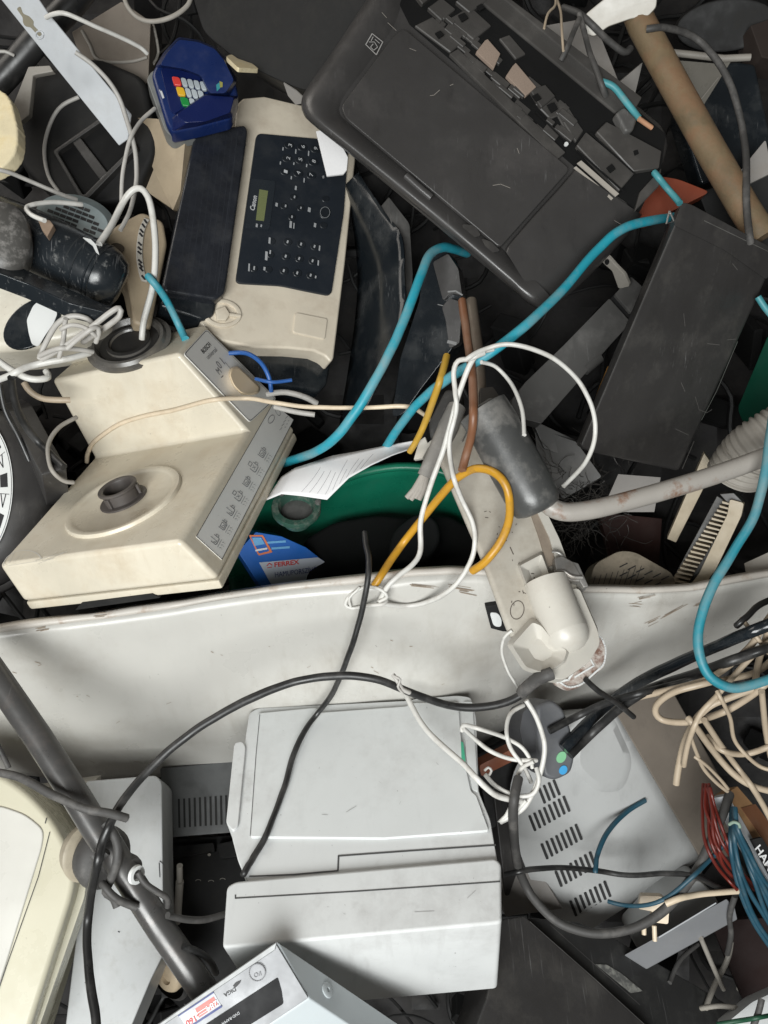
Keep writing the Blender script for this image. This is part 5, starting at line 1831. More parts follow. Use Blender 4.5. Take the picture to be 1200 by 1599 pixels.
mb.build('bright_edge', galv, sp, hit=False)
hexbox('grey_corner_panel', 'grey plastic panel with rounded top behind the cream cord', 'panel', F((1000, 1420, -.2), (1110, 1380, -.2), (1020, 1480, -.2)), rnd([(985, 1460), (1040, 1400), (1092, 1374), (1116, 1398), (1130, 1425), (1000, 1490)], 8), .05, pcgrey, .004)
ad = thing('power_adapter', 'grey power adapter with a green and a blue dot sticker', 'power adapter', 865, 1155, -.05)
f_ = F((845, 1100, -.06), (895, 1150, -.06), (850, 1210, -.045))
mb = MB()
mb.slab(f_, rnd([(838, 1102), (862, 1092), (880, 1106), (893, 1140), (899, 1182), (893, 1208), (868, 1220), (850, 1214), (842, 1160)], 9), .06)
mb.build('body', mat('adapter_grey', (.085, .088, .095), .55, dirt=(.15, .15, .15), da=.4), ad, bevel=.005, seg=3)
mb = MB()
mb.slab(f_, rnd([(818, 1110), (838, 1100), (844, 1160), (850, 1214), (822, 1180), (812, 1140)], 6), .05, -.012)
mb.build('plug_half', mat('adapter_dark', (.045, .046, .05), .5), ad, bevel=.004, seg=3)
mb = MB()
mb.slab(f_, ell(877, 1183, 7, 9.5, 30, 22), .001, .0012)
mb.build('green_dot', dotgreen, ad)
mb = MB()
mb.slab(f_, ell(880, 1203, 6, 7.5, 30, 22), .001, .0012)
mb.build('blue_dot', dotblue, ad)
hexbox('orange_grip', 'dull orange handle in the dark beside the pale printer', 'handle', F((755, 1205, -.14), (830, 1150, -.14), (770, 1225, -.14)), rnd([(748, 1196), (800, 1170), (835, 1146), (838, 1166), (800, 1190), (752, 1214)], 5), .03, mat('dull_orange', (.22, .06, .02), .6), .004)
hexbox('dark_board', 'dark board lying under the white cable tangle', 'board', F((750, 1230, -.2), (850, 1180, -.2), (790, 1290, -.2)), [(742, 1180), (840, 1120), (860, 1230), (800, 1270), (765, 1300)], .03, blackm, .002)
# book edge with letters
bo = thing('wooden_board', 'narrow wooden board with a metal edge and white letters', 'board', 1170, 1290, -.1)
f_ = F((1130, 1240, -.12), (1205, 1350, -.11), (1150, 1226, -.14))
mb = MB()
mb.slab(f_, [(1129, 1243), (1152, 1228), (1240, 1330), (1240, 1430), (1190, 1340)], .02)
mb.build('board', wood, bo, bevel=.001)
mb = MB()
mb.slab(f_, [(1129, 1244), (1136, 1239), (1215, 1378), (1205, 1382)], .018, .004)
mb.build('metal_edge', galv, bo, bevel=.001)
mb = MB()
mb.slab(f_, [(1150, 1300), (1160, 1296), (1240, 1440), (1220, 1430)], .018, -.022)
mb.build('lower_strip', blackm, bo)
mb = MB()
mb.slab(f_, [(1158, 1262), (1180, 1256), (1220, 1310), (1212, 1340)], .001, .0008)
mb.build('worn_patch', brownc, bo)
fl_ = F((1178, 1322, -.088), (1210, 1372, -.088), (1190, 1315, -.092))
mb = MB()
mb.slab(fl_, [(1174, 1312), (1190, 1308), (1240, 1390), (1220, 1400)], .004, -.001)
mb.build('letter_strip', blackm, bo)
text('HAMMA', fl_, (1179, 1326), (1216, 1388), white_ink, bo, .0006, tall=12, bold=.02)
hexbox('white_corner', 'white appliance corner at the bottom edge of the heap', 'appliance', F((1140, 1590, -.08), (1210, 1560, -.08), (1180, 1610, -.07)), rnd([(1130, 1602), (1175, 1565), (1230, 1540), (1260, 1640), (1140, 1640)], 5), .04, lightpanel, .004)
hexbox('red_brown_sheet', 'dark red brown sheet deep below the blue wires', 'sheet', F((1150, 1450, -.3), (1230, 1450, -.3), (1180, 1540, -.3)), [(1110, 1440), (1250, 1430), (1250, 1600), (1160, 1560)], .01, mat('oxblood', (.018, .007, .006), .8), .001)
cpg = thing('mains_plug', 'cream two pin mains plug lying on the monitor case', 'plug', 1020, 1430, -.08)
f_ = F((1000, 1400, -.1), (1045, 1415, -.09), (1010, 1450, -.09))
mb = MB()
mb.slab(f_, rnd([(1000, 1399), (1034, 1400), (1046, 1412), (1044, 1444), (1014, 1440), (1020, 1424), (997, 1420)], 4), .018)
mb.build('body', creamc, cpg, bevel=.002, seg=3)
mb = MB()
for q in (((1006, 1442), (1006, 1460)), ((1022, 1446), (1023, 1470))):
    mb.tube([f_.at(*q[0], -.008), f_.at(*q[1], -.008)], .0030, 10)
mb.build('pins', creamc, cpg)
hexbox('grey_wedge', 'grey plastic wedge under the cords beside the black case', 'wedge', F((800, 690, -.25), (850, 700, -.25), (820, 740, -.25)), [(830, 655), (905, 690), (900, 720), (850, 700)], .02, graphite, .001)
# clutter at the lamp's upper end
gl = thing('work_glove', 'grey crumpled work glove hanging beside the white cord', 'glove', 660, 720, -.06)
mb = MB()
mb.tube([W(*p) for p in [(714, 636, -.10), (700, 668, -.09), (684, 705, -.085), (664, 745, -.085)]], [.012, .0135, .0125, .0105], 14)
mb.build('cuff', mat('grey_cloth', (.20, .19, .175), .85, dirt=(.34, .32, .3), da=.5, dscale=40, bump=.5, bscale=200), gl, smooth=60)
for k in range(4):
    mb = MB()
    mb.tube([W(664 + (k - 1.5) * 2, 742, -.085), W(655 + (k - 1.5) * 5, 765, -.083), W(645 + (k - 1.5) * 6.5, 778 + (k % 2) * 3, -.085)], [.0042, .0042, .0034], 10)
    mb.build('finger', mat('worn_cloth', (.30, .275, .245), .85, dirt=(.42, .4, .36), da=.5, dscale=60), gl, smooth=60)
br = thing('broken_connector', 'broken white plastic connector clipped to the printed paper', 'connector', 660, 705, -.12)
f_ = F((650, 690, -.12), (682, 684, -.11), (655, 715, -.11))
mb = MB()
mb.slab(f_, [(655, 688), (664, 682), (668, 692), (680, 682), (683, 686), (668, 700), (660, 716), (646, 718), (650, 704)], .006)
mb.build('connector', offwhite, br, bevel=.001)
hc = thing('hose_clamp', 'bent steel clamp on the upper end of the lamp fitting', 'clamp', 765, 615, -.07)
f_ = F((750, 606, -.07), (778, 610, -.07), (765, 630, -.06))
mb = MB()
mb.slab(f_, [(750, 606), (770, 604), (776, 612), (783, 624), (764, 623), (750, 632)], .012)
mb.build('clamp', mat('dark_steel', (.12, .11, .10), .4, metal=.7), hc, bevel=.001)
mb = MB()
mb.tube([f_.at(u, v, .001) for u, v in ((748, 635), (764, 624), (784, 624))], .0014, 6)
mb.tube([f_.at(u, v, -.004) for u, v in ((722, 690), (730, 672), (722, 664), (735, 648), (748, 640))], .0014, 6)
mb.build('bright_edge', steel, hc)
hexbox('dark_grip', 'dusty dark tube piece behind the white cords', 'tube', F((690, 620, -.13), (720, 640, -.12), (680, 690, -.12)), rnd([(696, 606), (722, 610), (720, 650), (700, 690), (672, 688), (668, 660)], 8), .03, rubberd, .006, seg=3)
mb = MB()
mb.tube([W(*p) for p in [(736, 470, -.2), (748, 560, -.15), (752, 640, -.1), (742, 690, -.075)]], .008, 12)
tag(mb.build('steel_stay', mat('brown_steel', (.17, .14, .11), .5, metal=.3, dirt=(.1, .06, .04), da=.5), smooth=60), 'thin brownish steel stay running up from the lamp fitting', 'stay')

# ------------------------------------------------------------------ cords and wires
G1 = 'grey and white flex at the upper corner of the heap'
cable('white_flex', 'thin white flex arching from the steel strip towards the brown carton', 'cord', [(72, 28, -.11), (85, 22, -.10), (105, 22, -.1), (150, 42, -.12), (190, 60, -.15), (218, 74, -.19), (230, 84, -.22)], 4, whitec, G1)
cable('white_flex', 'white flex hanging down the edge of the steel strip', 'cord', [(118, 82, -.13), (150, 106, -.14), (180, 142, -.15), (197, 185, -.165), (209, 228, -.17), (213, 262, -.17), (212, 290, -.16), (203, 330, -.14), (188, 360, -.13)], 4.2, greyc, G1)
cable('grey_flex', 'grey flex looping on the black motor housing', 'cord', [(124, 152), (95, 168), (77, 200), (70, 238), (76, 275), (92, 300)], 3.6, greyc, G1)
cable('grey_flex', 'grey flex running from the torn foam to the fan guard', 'cord', [(-10, 264, -.1), (15, 270, -.11), (45, 282, -.13), (95, 303, -.15), (120, 312)], 4, greyc, G1)
cable('white_flex', 'short bent white flex lying on the fan guard', 'cord', [(70, 345, -.04), (50, 336, -.05), (42, 326, -.06), (52, 320, -.08), (85, 316, -.12), (128, 320, -.145)], 4.4, whitec, G1)
cable('grey_flex', 'grey flex crossing below the terminal corner', 'cord', [(242, 170, -.2), (222, 188, -.19), (205, 215, -.17), (196, 250, -.165), (191, 285, -.16), (190, 320, -.16)], 3.6, greyc, G1)
cable('thick_flex', 'thick dirty white flex looping over the beige housing', 'cord', [(155, 382, -.12), (178, 345, -.115), (198, 308, -.11), (216, 294, -.105), (231, 306, -.105), (240, 345, -.11), (243, 400, -.115), (238, 450, -.115), (225, 500, -.12), (222, 530, -.13)], 6, whitec, G1)
cable('grey_flex', 'short grey flex at the edge behind the steel strip', 'cord', [(-10, 82, -.2), (8, 81, -.2), (22, 87, -.21)], 3, greyc, G1)
cable('grey_flex', 'greyish flex sagging beside the monitor back', 'cord', [(192, -20, -.2), (198, 8, -.2), (215, 28, -.2), (240, 34, -.2), (270, 26, -.2), (295, 6, -.2), (300, -20, -.2)], 4.2, corrug, G1)
cable('grey_flex', 'thin grey flex in shade below the brown carton', 'cord', [(128, 48), (140, 70), (154, 94), (200, 97), (230, 90)], 2.8, corrug, G1)
cable('grey_flex', 'thin grey flex hanging behind the terminal', 'cord', [(240, 40), (244, 60), (247, 84), (240, 100)], 2.6, corrug, G1)
G2 = 'tangled grey cords behind the mixer'
B_ = [('grey_lead', 'grey cord bending in a high arch over the black oval', [(62, 560, -.06), (72, 535, -.05), (90, 506, -.035), (112, 494, -.03), (135, 498, -.035), (150, 512, -.06)], 5.2),
      ('grey_lead', 'grey cord folded back in a tight loop beside the black tool', [(66, 562, -.06), (95, 545, -.04), (130, 522, -.025), (168, 492, -.02), (186, 482, -.02), (187, 494, -.025), (165, 512, -.035), (130, 535, -.06)], 5.2),
      ('grey_lead', 'short upright grey cord inside the tangle', [(93, 558, -.07), (98, 535, -.06), (101, 510, -.055), (103, 498, -.055)], 4.4),
      ('white_lead', 'thick white cord coming in from the edge to the tangle', [(-20, 552, -.06), (0, 565, -.055), (22, 580, -.05), (50, 592, -.05), (75, 590, -.06), (72, 580, -.07)], 6.2),
      ('white_lead', 'thick white cord running under the mixer tower', [(-20, 600, -.09), (15, 588, -.08), (40, 575, -.07), (75, 566, -.06), (110, 560, -.065), (140, 552, -.085)], 6.2),
      ('beige_lead', 'beige cord sagging in the dark beside the mixer', [(38, 598, -.1), (48, 612, -.1), (70, 624, -.11), (110, 625, -.12)], 6),
      ('grey_lead', 'grey cord arching low in the middle of the tangle', [(95, 515, -.06), (112, 508, -.05), (132, 512, -.05), (150, 525, -.07)], 4.2),
      ('grey_lead', 'straight grey cord across the foot of the tangle', [(62, 556, -.08), (90, 545, -.07), (120, 546, -.07), (145, 550, -.085)], 4.6),
      ('grey_lead', 'grey cord end curling towards the smoky drive ring', [(105, 545, -.06), (125, 528, -.05), (148, 512, -.045), (155, 518, -.05), (150, 535, -.06)], 4.6)]
for nm, lb, pts, r in B_:
    cable(nm, lb, 'cord', pts, r, whitec if 'white' in nm else (beigec if 'beige' in nm else greyc), G2)
cable('black_lead', 'black cord curving down between the round machine and the mixer', 'cord', [(18, 590, -.12), (24, 630, -.13), (45, 672, -.15), (78, 708, -.18), (100, 730, -.2)], 7, rubber)
cable('black_lead', 'thin black cord hugging the round machine', 'cord', [(0, 600, -.11), (8, 640, -.12), (28, 680, -.13), (46, 720, -.14)], 5, rubber)
cable('dim_lead', 'dim beige cord looping in the dark gap beside the mixer', 'cord', [(120, 652, -.22), (92, 668, -.22), (76, 695, -.22), (80, 730, -.22), (98, 750, -.22), (115, 754, -.22)], 4, corrug)
cable('cream_lead', 'cream flat cord draped over the mixer tower and on to the paper', 'cord', [(136, 722), (138, 706), (150, 688), (185, 664), (225, 650), (270, 641), (330, 626), (385, 623), (432, 630, -.13), (480, 636, -.14), (560, 637, -.14), (635, 635, -.13), (660, 646, -.14), (672, 656, -.15)], 4.2, creamc)
G3 = 'blue wires in the gap under the fax'
cable('blue_wire', 'blue wire arching out from under the fax', 'wire', [(358, 552, -.20), (385, 552, -.19), (408, 568, -.18), (420, 590, -.18), (424, 612, -.19)], 4.2, bluec, G3)
cable('blue_wire', 'blue wire end pointing away from the mixer', 'wire', [(400, 592, -.2), (425, 597, -.19), (456, 594, -.19)], 3.4, bluec, G3)
G4 = 'grey leads beside the mixer label'
cable('grey_lead', 'grey lead beside the mixer above the cream cord', 'cord', [(418, 616, -.2), (445, 613, -.19), (475, 620, -.19), (495, 630, -.2)], 5.4, greyc, G4)
cable('grey_lead', 'grey lead beside the mixer below the cream cord', 'cord', [(430, 636, -.21), (460, 643, -.2), (492, 648, -.2)], 5.0, greyc, G4)
# teal hose pieces
G5 = 'teal cables across the heap'
cable('teal_cable', 'short teal cable piece between the fax tray and the mixer tower', 'cable', [(232, 432, -.2), (250, 452, -.18), (266, 478, -.17), (282, 512, -.165), (290, 530, -.17)], 7, teal, G5)
cable('teal_cable', 'long teal cable hanging from under the inkjet printer to the paper', 'cable', [(730, 396, -.24), (712, 390, -.20), (692, 387, -.165), (672, 397, -.14), (657, 430, -.12), (640, 478, -.105), (610, 548, -.095), (575, 614, -.095), (535, 672, -.11), (500, 702, -.14), (455, 720, -.21), (430, 728, -.28)], 8.6, teal, G5, free=True)
cable('teal_cable', 'teal cable slanting up from the paper past the inkjet printer corner', 'cable', [(588, 718, -.21), (600, 702, -.18), (620, 672, -.14), (652, 632, -.10), (700, 592, -.05), (760, 556, -.02), (820, 510, -.02), (880, 452, -.05), (935, 390, -.07), (975, 357, -.075), (1018, 345, -.10), (1050, 340, -.13), (1072, 336, -.15)], 8.6, teal, G5, free=True)
cable('teal_cable', 'teal cable stub with a pale tip above the inkjet printer end', 'cable', [(940, 128, -.17), (958, 136, -.165), (975, 155, -.16), (997, 184, -.16)], 6.2, teald, G5)
cable('copper_tip', 'pale copper coloured cable tip beside the inkjet printer', 'cable end', [(998, 186, -.158), (1008, 193, -.158), (1018, 200, -.158)], 4.6, mat('copper_pink', (.5, .27, .16), .5))
cable('teal_cable', 'short teal cable over the orange disc', 'cable', [(1022, 270, -.16), (1040, 292, -.15), (1062, 318, -.13)], 6, teald, G5)
cable('teal_cable', 'teal cable piece beside the black case edge', 'cable', [(1184, 464, -.14), (1196, 482, -.14), (1215, 505, -.14)], 6, teald, G5)
# yellow
G6 = 'yellow cables by the lamp fitting'
cable('yellow_cable', 'yellow cable looped round the dirty lamp fitting', 'cable', [(585, 915, -.2), (625, 855, -.17), (665, 805, -.14), (700, 762, -.10), (720, 744, -.06), (745, 733, -.04), (775, 740, -.03), (793, 765, -.02), (796, 805, -.01), (784, 842, -.005), (760, 875, -.01), (738, 892, -.03)], 7.6, yellowc, G6)
cable('yellow_cable', 'faded yellow cable standing behind the teal cable', 'cable', [(640, 706, -.19), (650, 690, -.19), (664, 660, -.18), (688, 590, -.18), (698, 556, -.19)], 6.5, mat('faded_yellow', (.42, .25, .03), .5, dirt=(.2, .14, .06), da=.5), G6)
cable('brown_cable', 'brown flat cable running down over the lamp fitting', 'cable', [(722, 470, -.19), (730, 520, -.15), (738, 580, -.10), (740, 640, -.055), (736, 680, -.045), (728, 712, -.05), (722, 735, -.055)], 8, brownc)
# white twin flex through the panel
G7 = 'white flat flex hanging over the panel edge'
cable('white_twin_flex', 'white flat flex falling straight from the teal cable to the panel edge', 'cord', [(770, 545, -.005), (748, 552, .0), (733, 572, .0), (718, 612, -.01), (706, 655, -.02), (692, 705, -.03), (672, 760, -.045), (658, 815, -.06), (657, 860, -.06), (645, 882, -.05), (622, 900, -.045), (604, 918, -.045), (592, 942)], 5, whitec, G7)
cable('white_twin_flex', 'white flat flex bowing out over the lamp fitting and back to the panel', 'cord', [(756, 552, .002), (735, 560, .0), (716, 564, -.005), (709, 582, -.008), (711, 612, -.01), (713, 640, -.015), (702, 690, -.025), (706, 735, -.035), (718, 772, -.035), (738, 815, -.03), (742, 845, -.03), (734, 880, -.03), (708, 918, -.035), (668, 941), (628, 947), (592, 942)], 4.6, whitec, G7)
cable('white_flex_loop', 'round white flex loop standing in front of the grey rail', 'cord', [(728, 562, -.01), (752, 548, .0), (790, 538, .01), (828, 544, .01), (868, 562, .0), (904, 596, -.01), (926, 640, -.02), (929, 685, -.03), (914, 724, -.03), (880, 760, -.02)], 4.4, whitec, G7)
cable('white_flex_loop', 'small white flex arc behind the grey foam grip', 'cord', [(752, 566, -.03), (776, 574, -.03), (800, 602, -.03), (815, 640, -.04), (819, 680, -.06)], 4, whitec, G7)
cable('white_flex_knot', 'white flex knotted round the slot in the panel', 'cord', [(592, 940), (605, 932), (592, 920), (570, 918), (548, 930), (540, 944), (550, 950), (575, 946), (598, 944), (604, 938)], 3.4, whitec, G7)
cable('white_flex_knot', 'thin white loop tied close to the panel slot', 'cord', [(548, 948), (546, 934), (556, 924), (562, 918)], 2.4, whitec, G7)
cable('white_bootlace', 'thin white flex dropping from behind the lamp fitting', 'cord', [(800, 985, -.06), (788, 996, -.07), (784, 1018), (792, 1045), (804, 1066), (816, 1086)], 2.8, whitec)
# black cords over panel and printer
G8 = 'black cords over the panel and the pale printer'
cable('black_lead', 'black cord with a cut end rising from the pale printer over the panel', 'cord', [(570, 832, -.06), (572, 852, -.05), (576, 876, -.03), (574, 910, -.02), (562, 965, -.04), (546, 1020, -.06), (520, 1082), (478, 1140), (458, 1180), (444, 1230), (418, 1300), (396, 1340), (380, 1366)], 5.6, rubber, G8)
cable('black_lead', 'thick black cord arching from the clamp knob across the pale printer', 'cord', [(150, 1680, .05), (151, 1600, .05), (142, 1540, .05), (136, 1470, .055), (140, 1410, .065), (152, 1352, .08), (165, 1306, .085), (192, 1252, .07), (240, 1196, .05), (310, 1138, .04), (390, 1092, .03), (460, 1066, .02), (530, 1056, .02), (590, 1062, .02), (660, 1088, .0), (720, 1104, -.01), (780, 1100, -.01), (820, 1082, -.01), (842, 1058, -.005)], 8, rubber, G8, slope=.5)
cable('black_plug_sleeve', 'black sleeve of a cord below the lamp fitting', 'cord sleeve', [(815, 1082, .0), (838, 1062, .005), (862, 1052, .0)], 12, rubberd)
cable('tape_knot', 'shred of pale tape tied to the thick black cord', 'tape', [(614, 1054, .025), (622, 1066, .03), (628, 1076, .03), (640, 1082, .02)], 4.4, greyc)
cable('tape_knot', 'thin twisted tape end standing off the thick black cord', 'tape', [(616, 1056, .025), (626, 1062, .035), (622, 1072, .035), (630, 1084, .02)], 2.4, greyc)
cable('white_flat_lead', 'flat white cord lying down the lid of the pale printer', 'cord', [(636, 1088), (645, 1106), (662, 1134), (690, 1164), (720, 1190), (742, 1212, .0), (760, 1230, .0), (780, 1244, -.01), (814, 1252, -.02)], 5.6, whitec)
G9 = 'white flex tangle beside the pale printer'
T_ = [('thin white flex looping out from the printer lid hinge', [(722, 1142), (724, 1133), (745, 1137, -.01), (785, 1150, -.03), (812, 1164, -.03), (826, 1182, -.03), (832, 1200, -.03)], 4),
      ('thin white flex sagging from the printer hinge to the adapter', [(724, 1138), (738, 1150), (765, 1172, -.03), (800, 1186, -.04), (838, 1188, -.03)], 4),
      ('white flex bowing past the face of the adapter', [(822, 1094, -.02), (838, 1122, -.02), (850, 1160, -.02), (847, 1195, -.02), (836, 1230, -.02), (818, 1262, -.02), (782, 1284, -.03)], 4.6),
      ('white flex curving behind the adapter', [(818, 1102, -.06), (798, 1114, -.06), (791, 1138, -.06), (797, 1168, -.06), (818, 1198, -.06), (830, 1222, -.06)], 4),
      ('white flex bottom loop of the tangle', [(758, 1210, -.02), (775, 1228, -.02), (805, 1242, -.02), (832, 1240, -.02), (842, 1220, -.02), (838, 1200, -.02)], 4.2),
      ('white flex folded into the pointed end of the tangle', [(834, 1190, -.04), (815, 1200, -.04), (804, 1225, -.04), (802, 1250, -.04), (790, 1275, -.035), (780, 1284, -.035), (800, 1272, -.03), (822, 1250, -.03)], 4)]
for lb, pts, r in T_:
    cable('white_flex', lb, 'cord', pts, r, whitec, G9)
cable('ferrite_ring', 'small clear ring on the white flex beside the printer', 'ring', [(757, 1204, -.02), (763, 1199, -.018), (768, 1204, -.02), (764, 1211, -.02)], 2.6, greyc)
# beige bundle on the right
G10 = 'beige cords piled over the end of the panel'
R_ = [('beige cord entering from the heap edge and running to the black cables', [(1230, 930, .02), (1200, 965, .02), (1175, 1005, .02), (1142, 1038, .02), (1105, 1062, .02), (1060, 1075, .01), (1020, 1084, -.02), (985, 1092, -.05)], 6.4),
      ('beige cord with a cut end hanging down the monitor case', [(1230, 1040, .03), (1190, 1070, .03), (1140, 1090, .025), (1105, 1106, .02), (1080, 1135, .0), (1065, 1175, -.02), (1056, 1225, -.03)], 6.4),
      ('beige cord looping out and back under the teal cable', [(1225, 1010, .01), (1180, 1050, .01), (1110, 1066, .0), (1052, 1082, -.02), (1024, 1104, -.03), (1032, 1124, -.03), (1075, 1128, -.02), (1130, 1112, .0), (1180, 1082, .01), (1230, 1040, .01)], 6.2),
      ('beige cord sweeping down across the wooden board', [(1075, 1122, -.02), (1090, 1140, -.02), (1112, 1170, -.02), (1142, 1205, -.02), (1175, 1228, -.02), (1225, 1240, -.02)], 6.2),
      ('beige cord dropping over the metal edge of the board', [(1100, 1125, -.03), (1122, 1158, -.03), (1152, 1200, -.03), (1180, 1238, -.03), (1215, 1300, -.03)], 5.6),
      ('short upright beige cord at the heap edge below the teal cable', [(1190, 1080, -.02), (1194, 1120, -.02), (1202, 1170, -.02), (1212, 1210, -.02)], 5.4),
      ('beige cord standing up at the heap edge above the teal cable', [(1208, 960, .0), (1196, 1000, .0), (1184, 1040, .0), (1180, 1070, .0)], 6),
      ('thin beige cord crossing the black cables on the panel', [(1158, 966, -.05), (1178, 990, -.04), (1200, 1020, -.04)], 4),
      ('thin pale cord curling beside the monitor case', [(1078, 1148, -.08), (1086, 1172, -.08), (1098, 1200, -.08), (1118, 1222, -.08), (1136, 1236, -.08)], 3.6),
      ('thin pale cord twin curling towards the red wires', [(1085, 1182, -.08), (1104, 1196, -.08), (1124, 1216, -.08), (1137, 1232, -.08)], 3.2)]
R_ += [('beige cord curving in from the heap edge below the board letters', [(1230, 1150, -.02), (1195, 1168, -.02), (1160, 1178, -.02), (1128, 1172, -.025), (1105, 1150, -.03)], 5.4),
       ('beige cord crossing high over the other beige cords', [(1230, 985, .02), (1190, 1012, .022), (1150, 1052, .024), (1118, 1088, .022), (1092, 1118, .01), (1075, 1160, -.01), (1068, 1196, -.02)], 5.2),
       ('thin beige cord loose under the beige pile', [(1120, 1080, -.05), (1140, 1120, -.06), (1150, 1160, -.06), (1186, 1196, -.05), (1225, 1206, -.05)], 3.8)]
for lb, pts, r in R_:
    cable('beige_lead', lb, 'cord', pts, r, beigec, G10)
G11 = 'black cables lying along the foot of the panel'
for lb, pts, r, m in [('thick glossy black cable along the lower edge of the panel', [(880, 1170, -.13), (930, 1118, -.12), (985, 1074, -.10), (1050, 1040, -.08), (1120, 1010, -.06), (1220, 968, -.05)], 11, blackg),
                      ('second black cable just under the glossy one', [(890, 1180, -.14), (940, 1130, -.13), (1000, 1085, -.12), (1070, 1058, -.10), (1150, 1030, -.08), (1230, 1000, -.08)], 9, rubber),
                      ('thin black cable from the adapter towards the beige cords', [(858, 1142, -.08), (900, 1120, -.09), (950, 1098, -.1), (1010, 1080, -.1), (1090, 1060, -.09)], 7, rubber),
                      ('short black lead beneath the lamp fitting end', [(915, 1062, -.1), (935, 1080, -.11), (960, 1096, -.12), (990, 1120, -.14)], 5, rubber),
                      ('black strap end high on the panel near the beige cords', [(1150, 978, -.06), (1168, 962, -.055), (1185, 946, -.05), (1220, 930, -.05)], 6, rubber)]:
    cable('black_cable', lb, 'cable', pts, r, m, G11)
# around the monitor case
cable('black_lead', 'thick dusty black cord looped over the vented monitor case', 'cord', [(810, 1215, -.1), (803, 1250, -.1), (802, 1300, -.09), (812, 1360, -.08), (835, 1405, -.07), (872, 1440, -.06), (930, 1458, -.055), (990, 1450, -.055), (1042, 1418, -.06), (1082, 1368, -.07), (1108, 1318, -.08), (1130, 1268, -.1), (1140, 1240, -.12)], 8.4, rubberd)
cable('black_lead', 'thin black cord straight across the monitor case slots', 'cord', [(790, 1366), (830, 1358), (880, 1356), (930, 1360), (985, 1367), (1040, 1364), (1085, 1368, -.12), (1120, 1385, -.13), (1160, 1398, -.13)], 5, rubber)
cable('petrol_wire', 'petrol blue wire end curving up on the monitor case', 'wire', [(930, 1362), (932, 1338), (944, 1308), (962, 1284), (985, 1264), (1008, 1250)], 4.6, petrolc)
cable('petrol_wire', 'thin petrol wire running from the blue bundle to the plug', 'wire', [(950, 1408, -.1), (975, 1414, -.09), (1010, 1414, -.07), (1045, 1400, -.06), (1090, 1362, -.07), (1142, 1308, -.08)], 4, petrolc)
cable('cream_lead', 'short cream cord running from the plug', 'cord', [(1040, 1412, -.075), (1065, 1402, -.07), (1100, 1396, -.07), (1152, 1392, -.08)], 5.6, creamc)
rw = thing('red_wire_bundle', 'bundle of dark red wires beside the monitor case', 'wire bundle', 1125, 1310, -.12)
for k in range(6):
    o_ = (k - 2.5) * 4.4
    cable('wire', '', '', [(1104 + o_ * .5, 1225 + 6 * (k % 2), -.15), (1108 + o_ * .8 + rs.uniform(-5, 5), 1265, -.13 + .007 * (k % 3)), (1118 + o_ * 1.2 + rs.uniform(-6, 6), 1310, -.125 + .008 * (k % 2)), (1138 + o_ * 1.4 + rs.uniform(-6, 6), 1350, -.13), (1168 + o_ * 1.5, 1390, -.15)], 3.2, redc, parent=rw)
bw_ = thing('blue_wire_bundle', 'bundle of petrol blue wires tied with a pale band', 'wire bundle', 1170, 1370, -.1)
for k in range(7):
    o_ = (k - 3) * 5.4
    cable('wire', '', '', [(1146 + o_ * .15, 1262, -.12), (1147 + o_ * .3, 1292, -.10), (1158 + o_ * .9 + rs.uniform(-4, 4), 1330, -.085 + .007 * (k % 3)), (1178 + o_ * 1.4 + rs.uniform(-7, 7), 1380, -.08 + .008 * (k % 2)), (1208 + o_ * 1.9 + rs.uniform(-7, 7), 1440, -.09), (1250 + o_ * 2, 1500, -.1)], 4.4, petrolc, parent=bw_)
cable('tie', '', '', [(1139, 1288, -.09), (1146, 1284, -.082), (1154, 1287, -.085), (1156, 1294, -.09)], 3, mat('pale_green_tie', (.22, .3, .24), .5), parent=bw_)
G12 = 'dim cords deep under the silver box'
for lb, pts, r in [('dim olive cord hanging below the silver box', [(1142, 1470, -.2), (1136, 1500, -.2), (1116, 1540, -.2), (1102, 1575, -.2)], 5),
                   ('dim grey cord slanting below the silver box', [(1095, 1466, -.21), (1105, 1490, -.21), (1118, 1520, -.21), (1130, 1545, -.21)], 4.4),
                   ('dim dark cord bending under the silver box', [(1090, 1475, -.22), (1062, 1500, -.22), (1046, 1535, -.22)], 4),
                   ('dim cord lying flat at the foot of the gap', [(1095, 1575, -.19), (1120, 1572, -.19), (1150, 1574, -.2)], 4.4),
                   ('dark drooping cord beside the blue wires', [(1148, 1400, -.12), (1140, 1430, -.13), (1142, 1460, -.15), (1136, 1490, -.18)], 5)]:
    cable('dim_lead', lb, 'cord', pts, r, corrug if 'dark' not in lb else rubberd, G12)
cable('grey_lead', 'grey lead crossing the white corner at the bottom', 'cord', [(1190, 1560, -.04), (1184, 1585, -.035), (1170, 1620, -.03)], 6, rubberd)
cable('green_lead', 'dark green lead along the bottom edge', 'cord', [(1120, 1600, -.05), (1160, 1594, -.05), (1215, 1584, -.05)], 4, mat('dark_green_lead', (.01, .06, .03), .5))
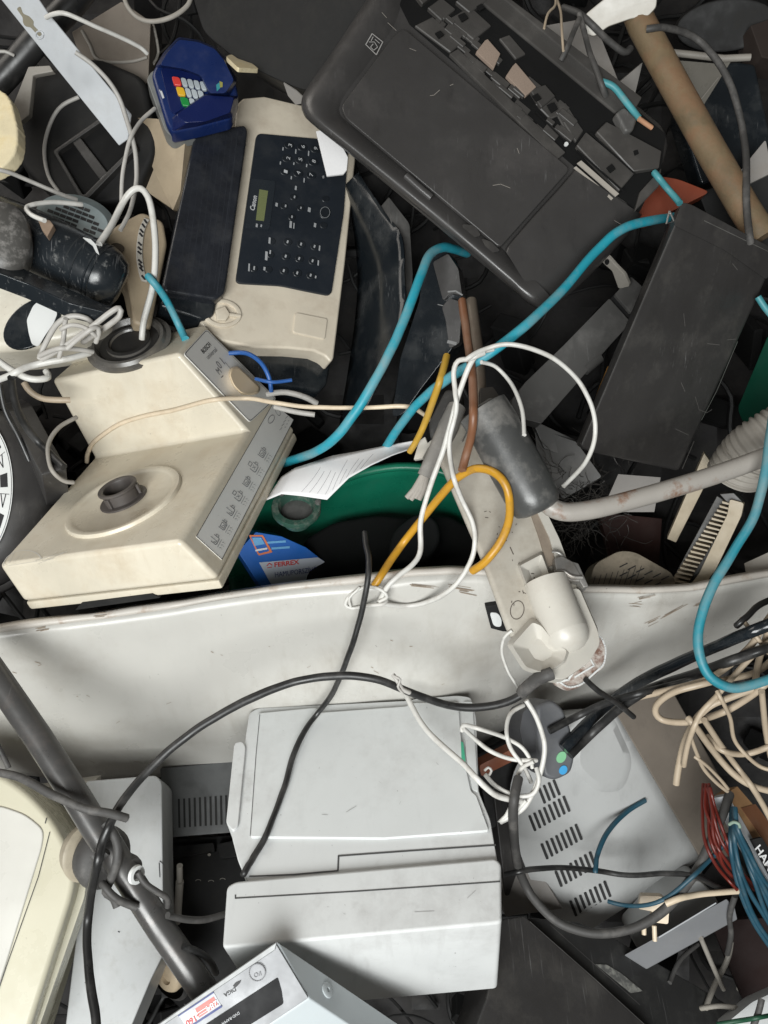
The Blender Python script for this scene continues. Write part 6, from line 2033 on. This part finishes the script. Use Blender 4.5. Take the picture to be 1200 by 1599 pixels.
# top right
G13 = 'black hoses at the top of the heap'
for lb, pts, r, m in [('black hose curving down beside the rusty pole', [(1010, 46, -.2), (1040, 44, -.19), (1080, 56, -.18), (1115, 88, -.17), (1142, 134, -.165), (1158, 190, -.165), (1165, 250, -.165), (1166, 320, -.175), (1172, 380, -.2)], 6.4, rubberd),
                      ('dark hose bent over the pale side panel', [(880, 12, -.2), (905, 22, -.19), (925, 40, -.18), (950, 64, -.18), (975, 82, -.19), (985, 76, -.2)], 6, rubberd),
                      ('dark lead hanging down the pale side panel', [(905, 22, -.2), (914, 55, -.21), (922, 85, -.2), (934, 115, -.19), (946, 150, -.18)], 5.4, rubberd),
                      ('grey lead leaning at the top behind the printer', [(905, 30, -.21), (896, 50, -.21), (886, 75, -.21), (876, 95, -.2)], 5, rubberd)]:
    cable('black_hose', lb, 'hose', pts, r, m, G13)
cable('thin_wire', 'thin beige wire hanging from the top behind the printer', 'wire', [(870, 0, -.2), (876, 18, -.2), (878, 45, -.2), (880, 80, -.2)], 2.4, beigec)
cable('thin_wire', 'thin tan wire twisting above the pale side panel', 'wire', [(850, 45, -.2), (856, 22, -.2), (868, 8, -.2), (866, -15, -.2)], 2.2, beigec)
cable('arc_hose', 'dim hose arc in the open printer chassis', 'hose', [(262, 1430, -.15), (290, 1436, -.14), (320, 1436, -.14), (352, 1428, -.15)], 6, rubberd)
cable('arc_hose', 'dark hose curving beside the lower end of the black tube', 'hose', [(286, 1478, -.06), (308, 1486, -.05), (328, 1500, -.05), (338, 1520, -.06)], 6, rubber)
# wires twisted round the clamp arm
G14 = 'wires hung on the black tube'
cable('twisted_wire', 'flat frayed grey strap crossing the black tube', 'strap', [(-20, 1204, .07), (30, 1214, .075), (80, 1240, .085), (130, 1262, .09), (170, 1270, .09), (198, 1278, .085)], 8, rubberd, G14)
cable('twisted_wire', 'rough grey wire hooked down from the clamp ring', 'wire', [(216, 1362, .09), (222, 1374, .09), (232, 1384, .088), (250, 1396, .085), (262, 1404, .08), (262, 1416, .07)], 5.6, rubberd, G14)
cable('twisted_wire', 'dark strap passing under the black tube', 'strap', [(160, 1380, .02), (175, 1398, .02), (190, 1408, .02), (215, 1418, .02)], 7, rubberd, G14)
cable('twisted_wire', 'short rod beside the black tube near the panel foot', 'rod', [(-5, 1162, .03), (6, 1182, .03), (14, 1200, .03)], 5, rubberd, G14)
cable('teal_cable', 'teal cable curving round over the end of the white panel', 'cable', [(1215, 600, -.03), (1203, 680, .02), (1196, 740, .03), (1178, 805, .03), (1146, 862, .03), (1112, 920, .035), (1093, 975, .04), (1092, 1020, .045), (1108, 1056, .05), (1140, 1074, .05), (1175, 1070, .05), (1230, 1050, .05)], 9.0, tealshade, G5)
# a tuft of hair-like fibres on the dark gap
mb = MB()
for k in range(150):
    u, v = rs.gauss(905, 38), rs.gauss(800, 42)
    a = rs.uniform(0, 6.28)
    pts = []
    for q in range(5):
        pts.append((u, v, -240 + rs.uniform(-14, 14)))
        a += rs.uniform(-.9, .9)
        u += math.cos(a) * 12
        v += math.sin(a) * 12
    mb.tube([W(p[0], p[1], p[2] / 1000) for p in spl(pts, 8)], .0005, 3)
o = mb.build('hair_tuft', hair, hit=False)
o['kind'] = 'stuff'
o['label'] = 'tangle of dark hair-like fibres under the white tube'
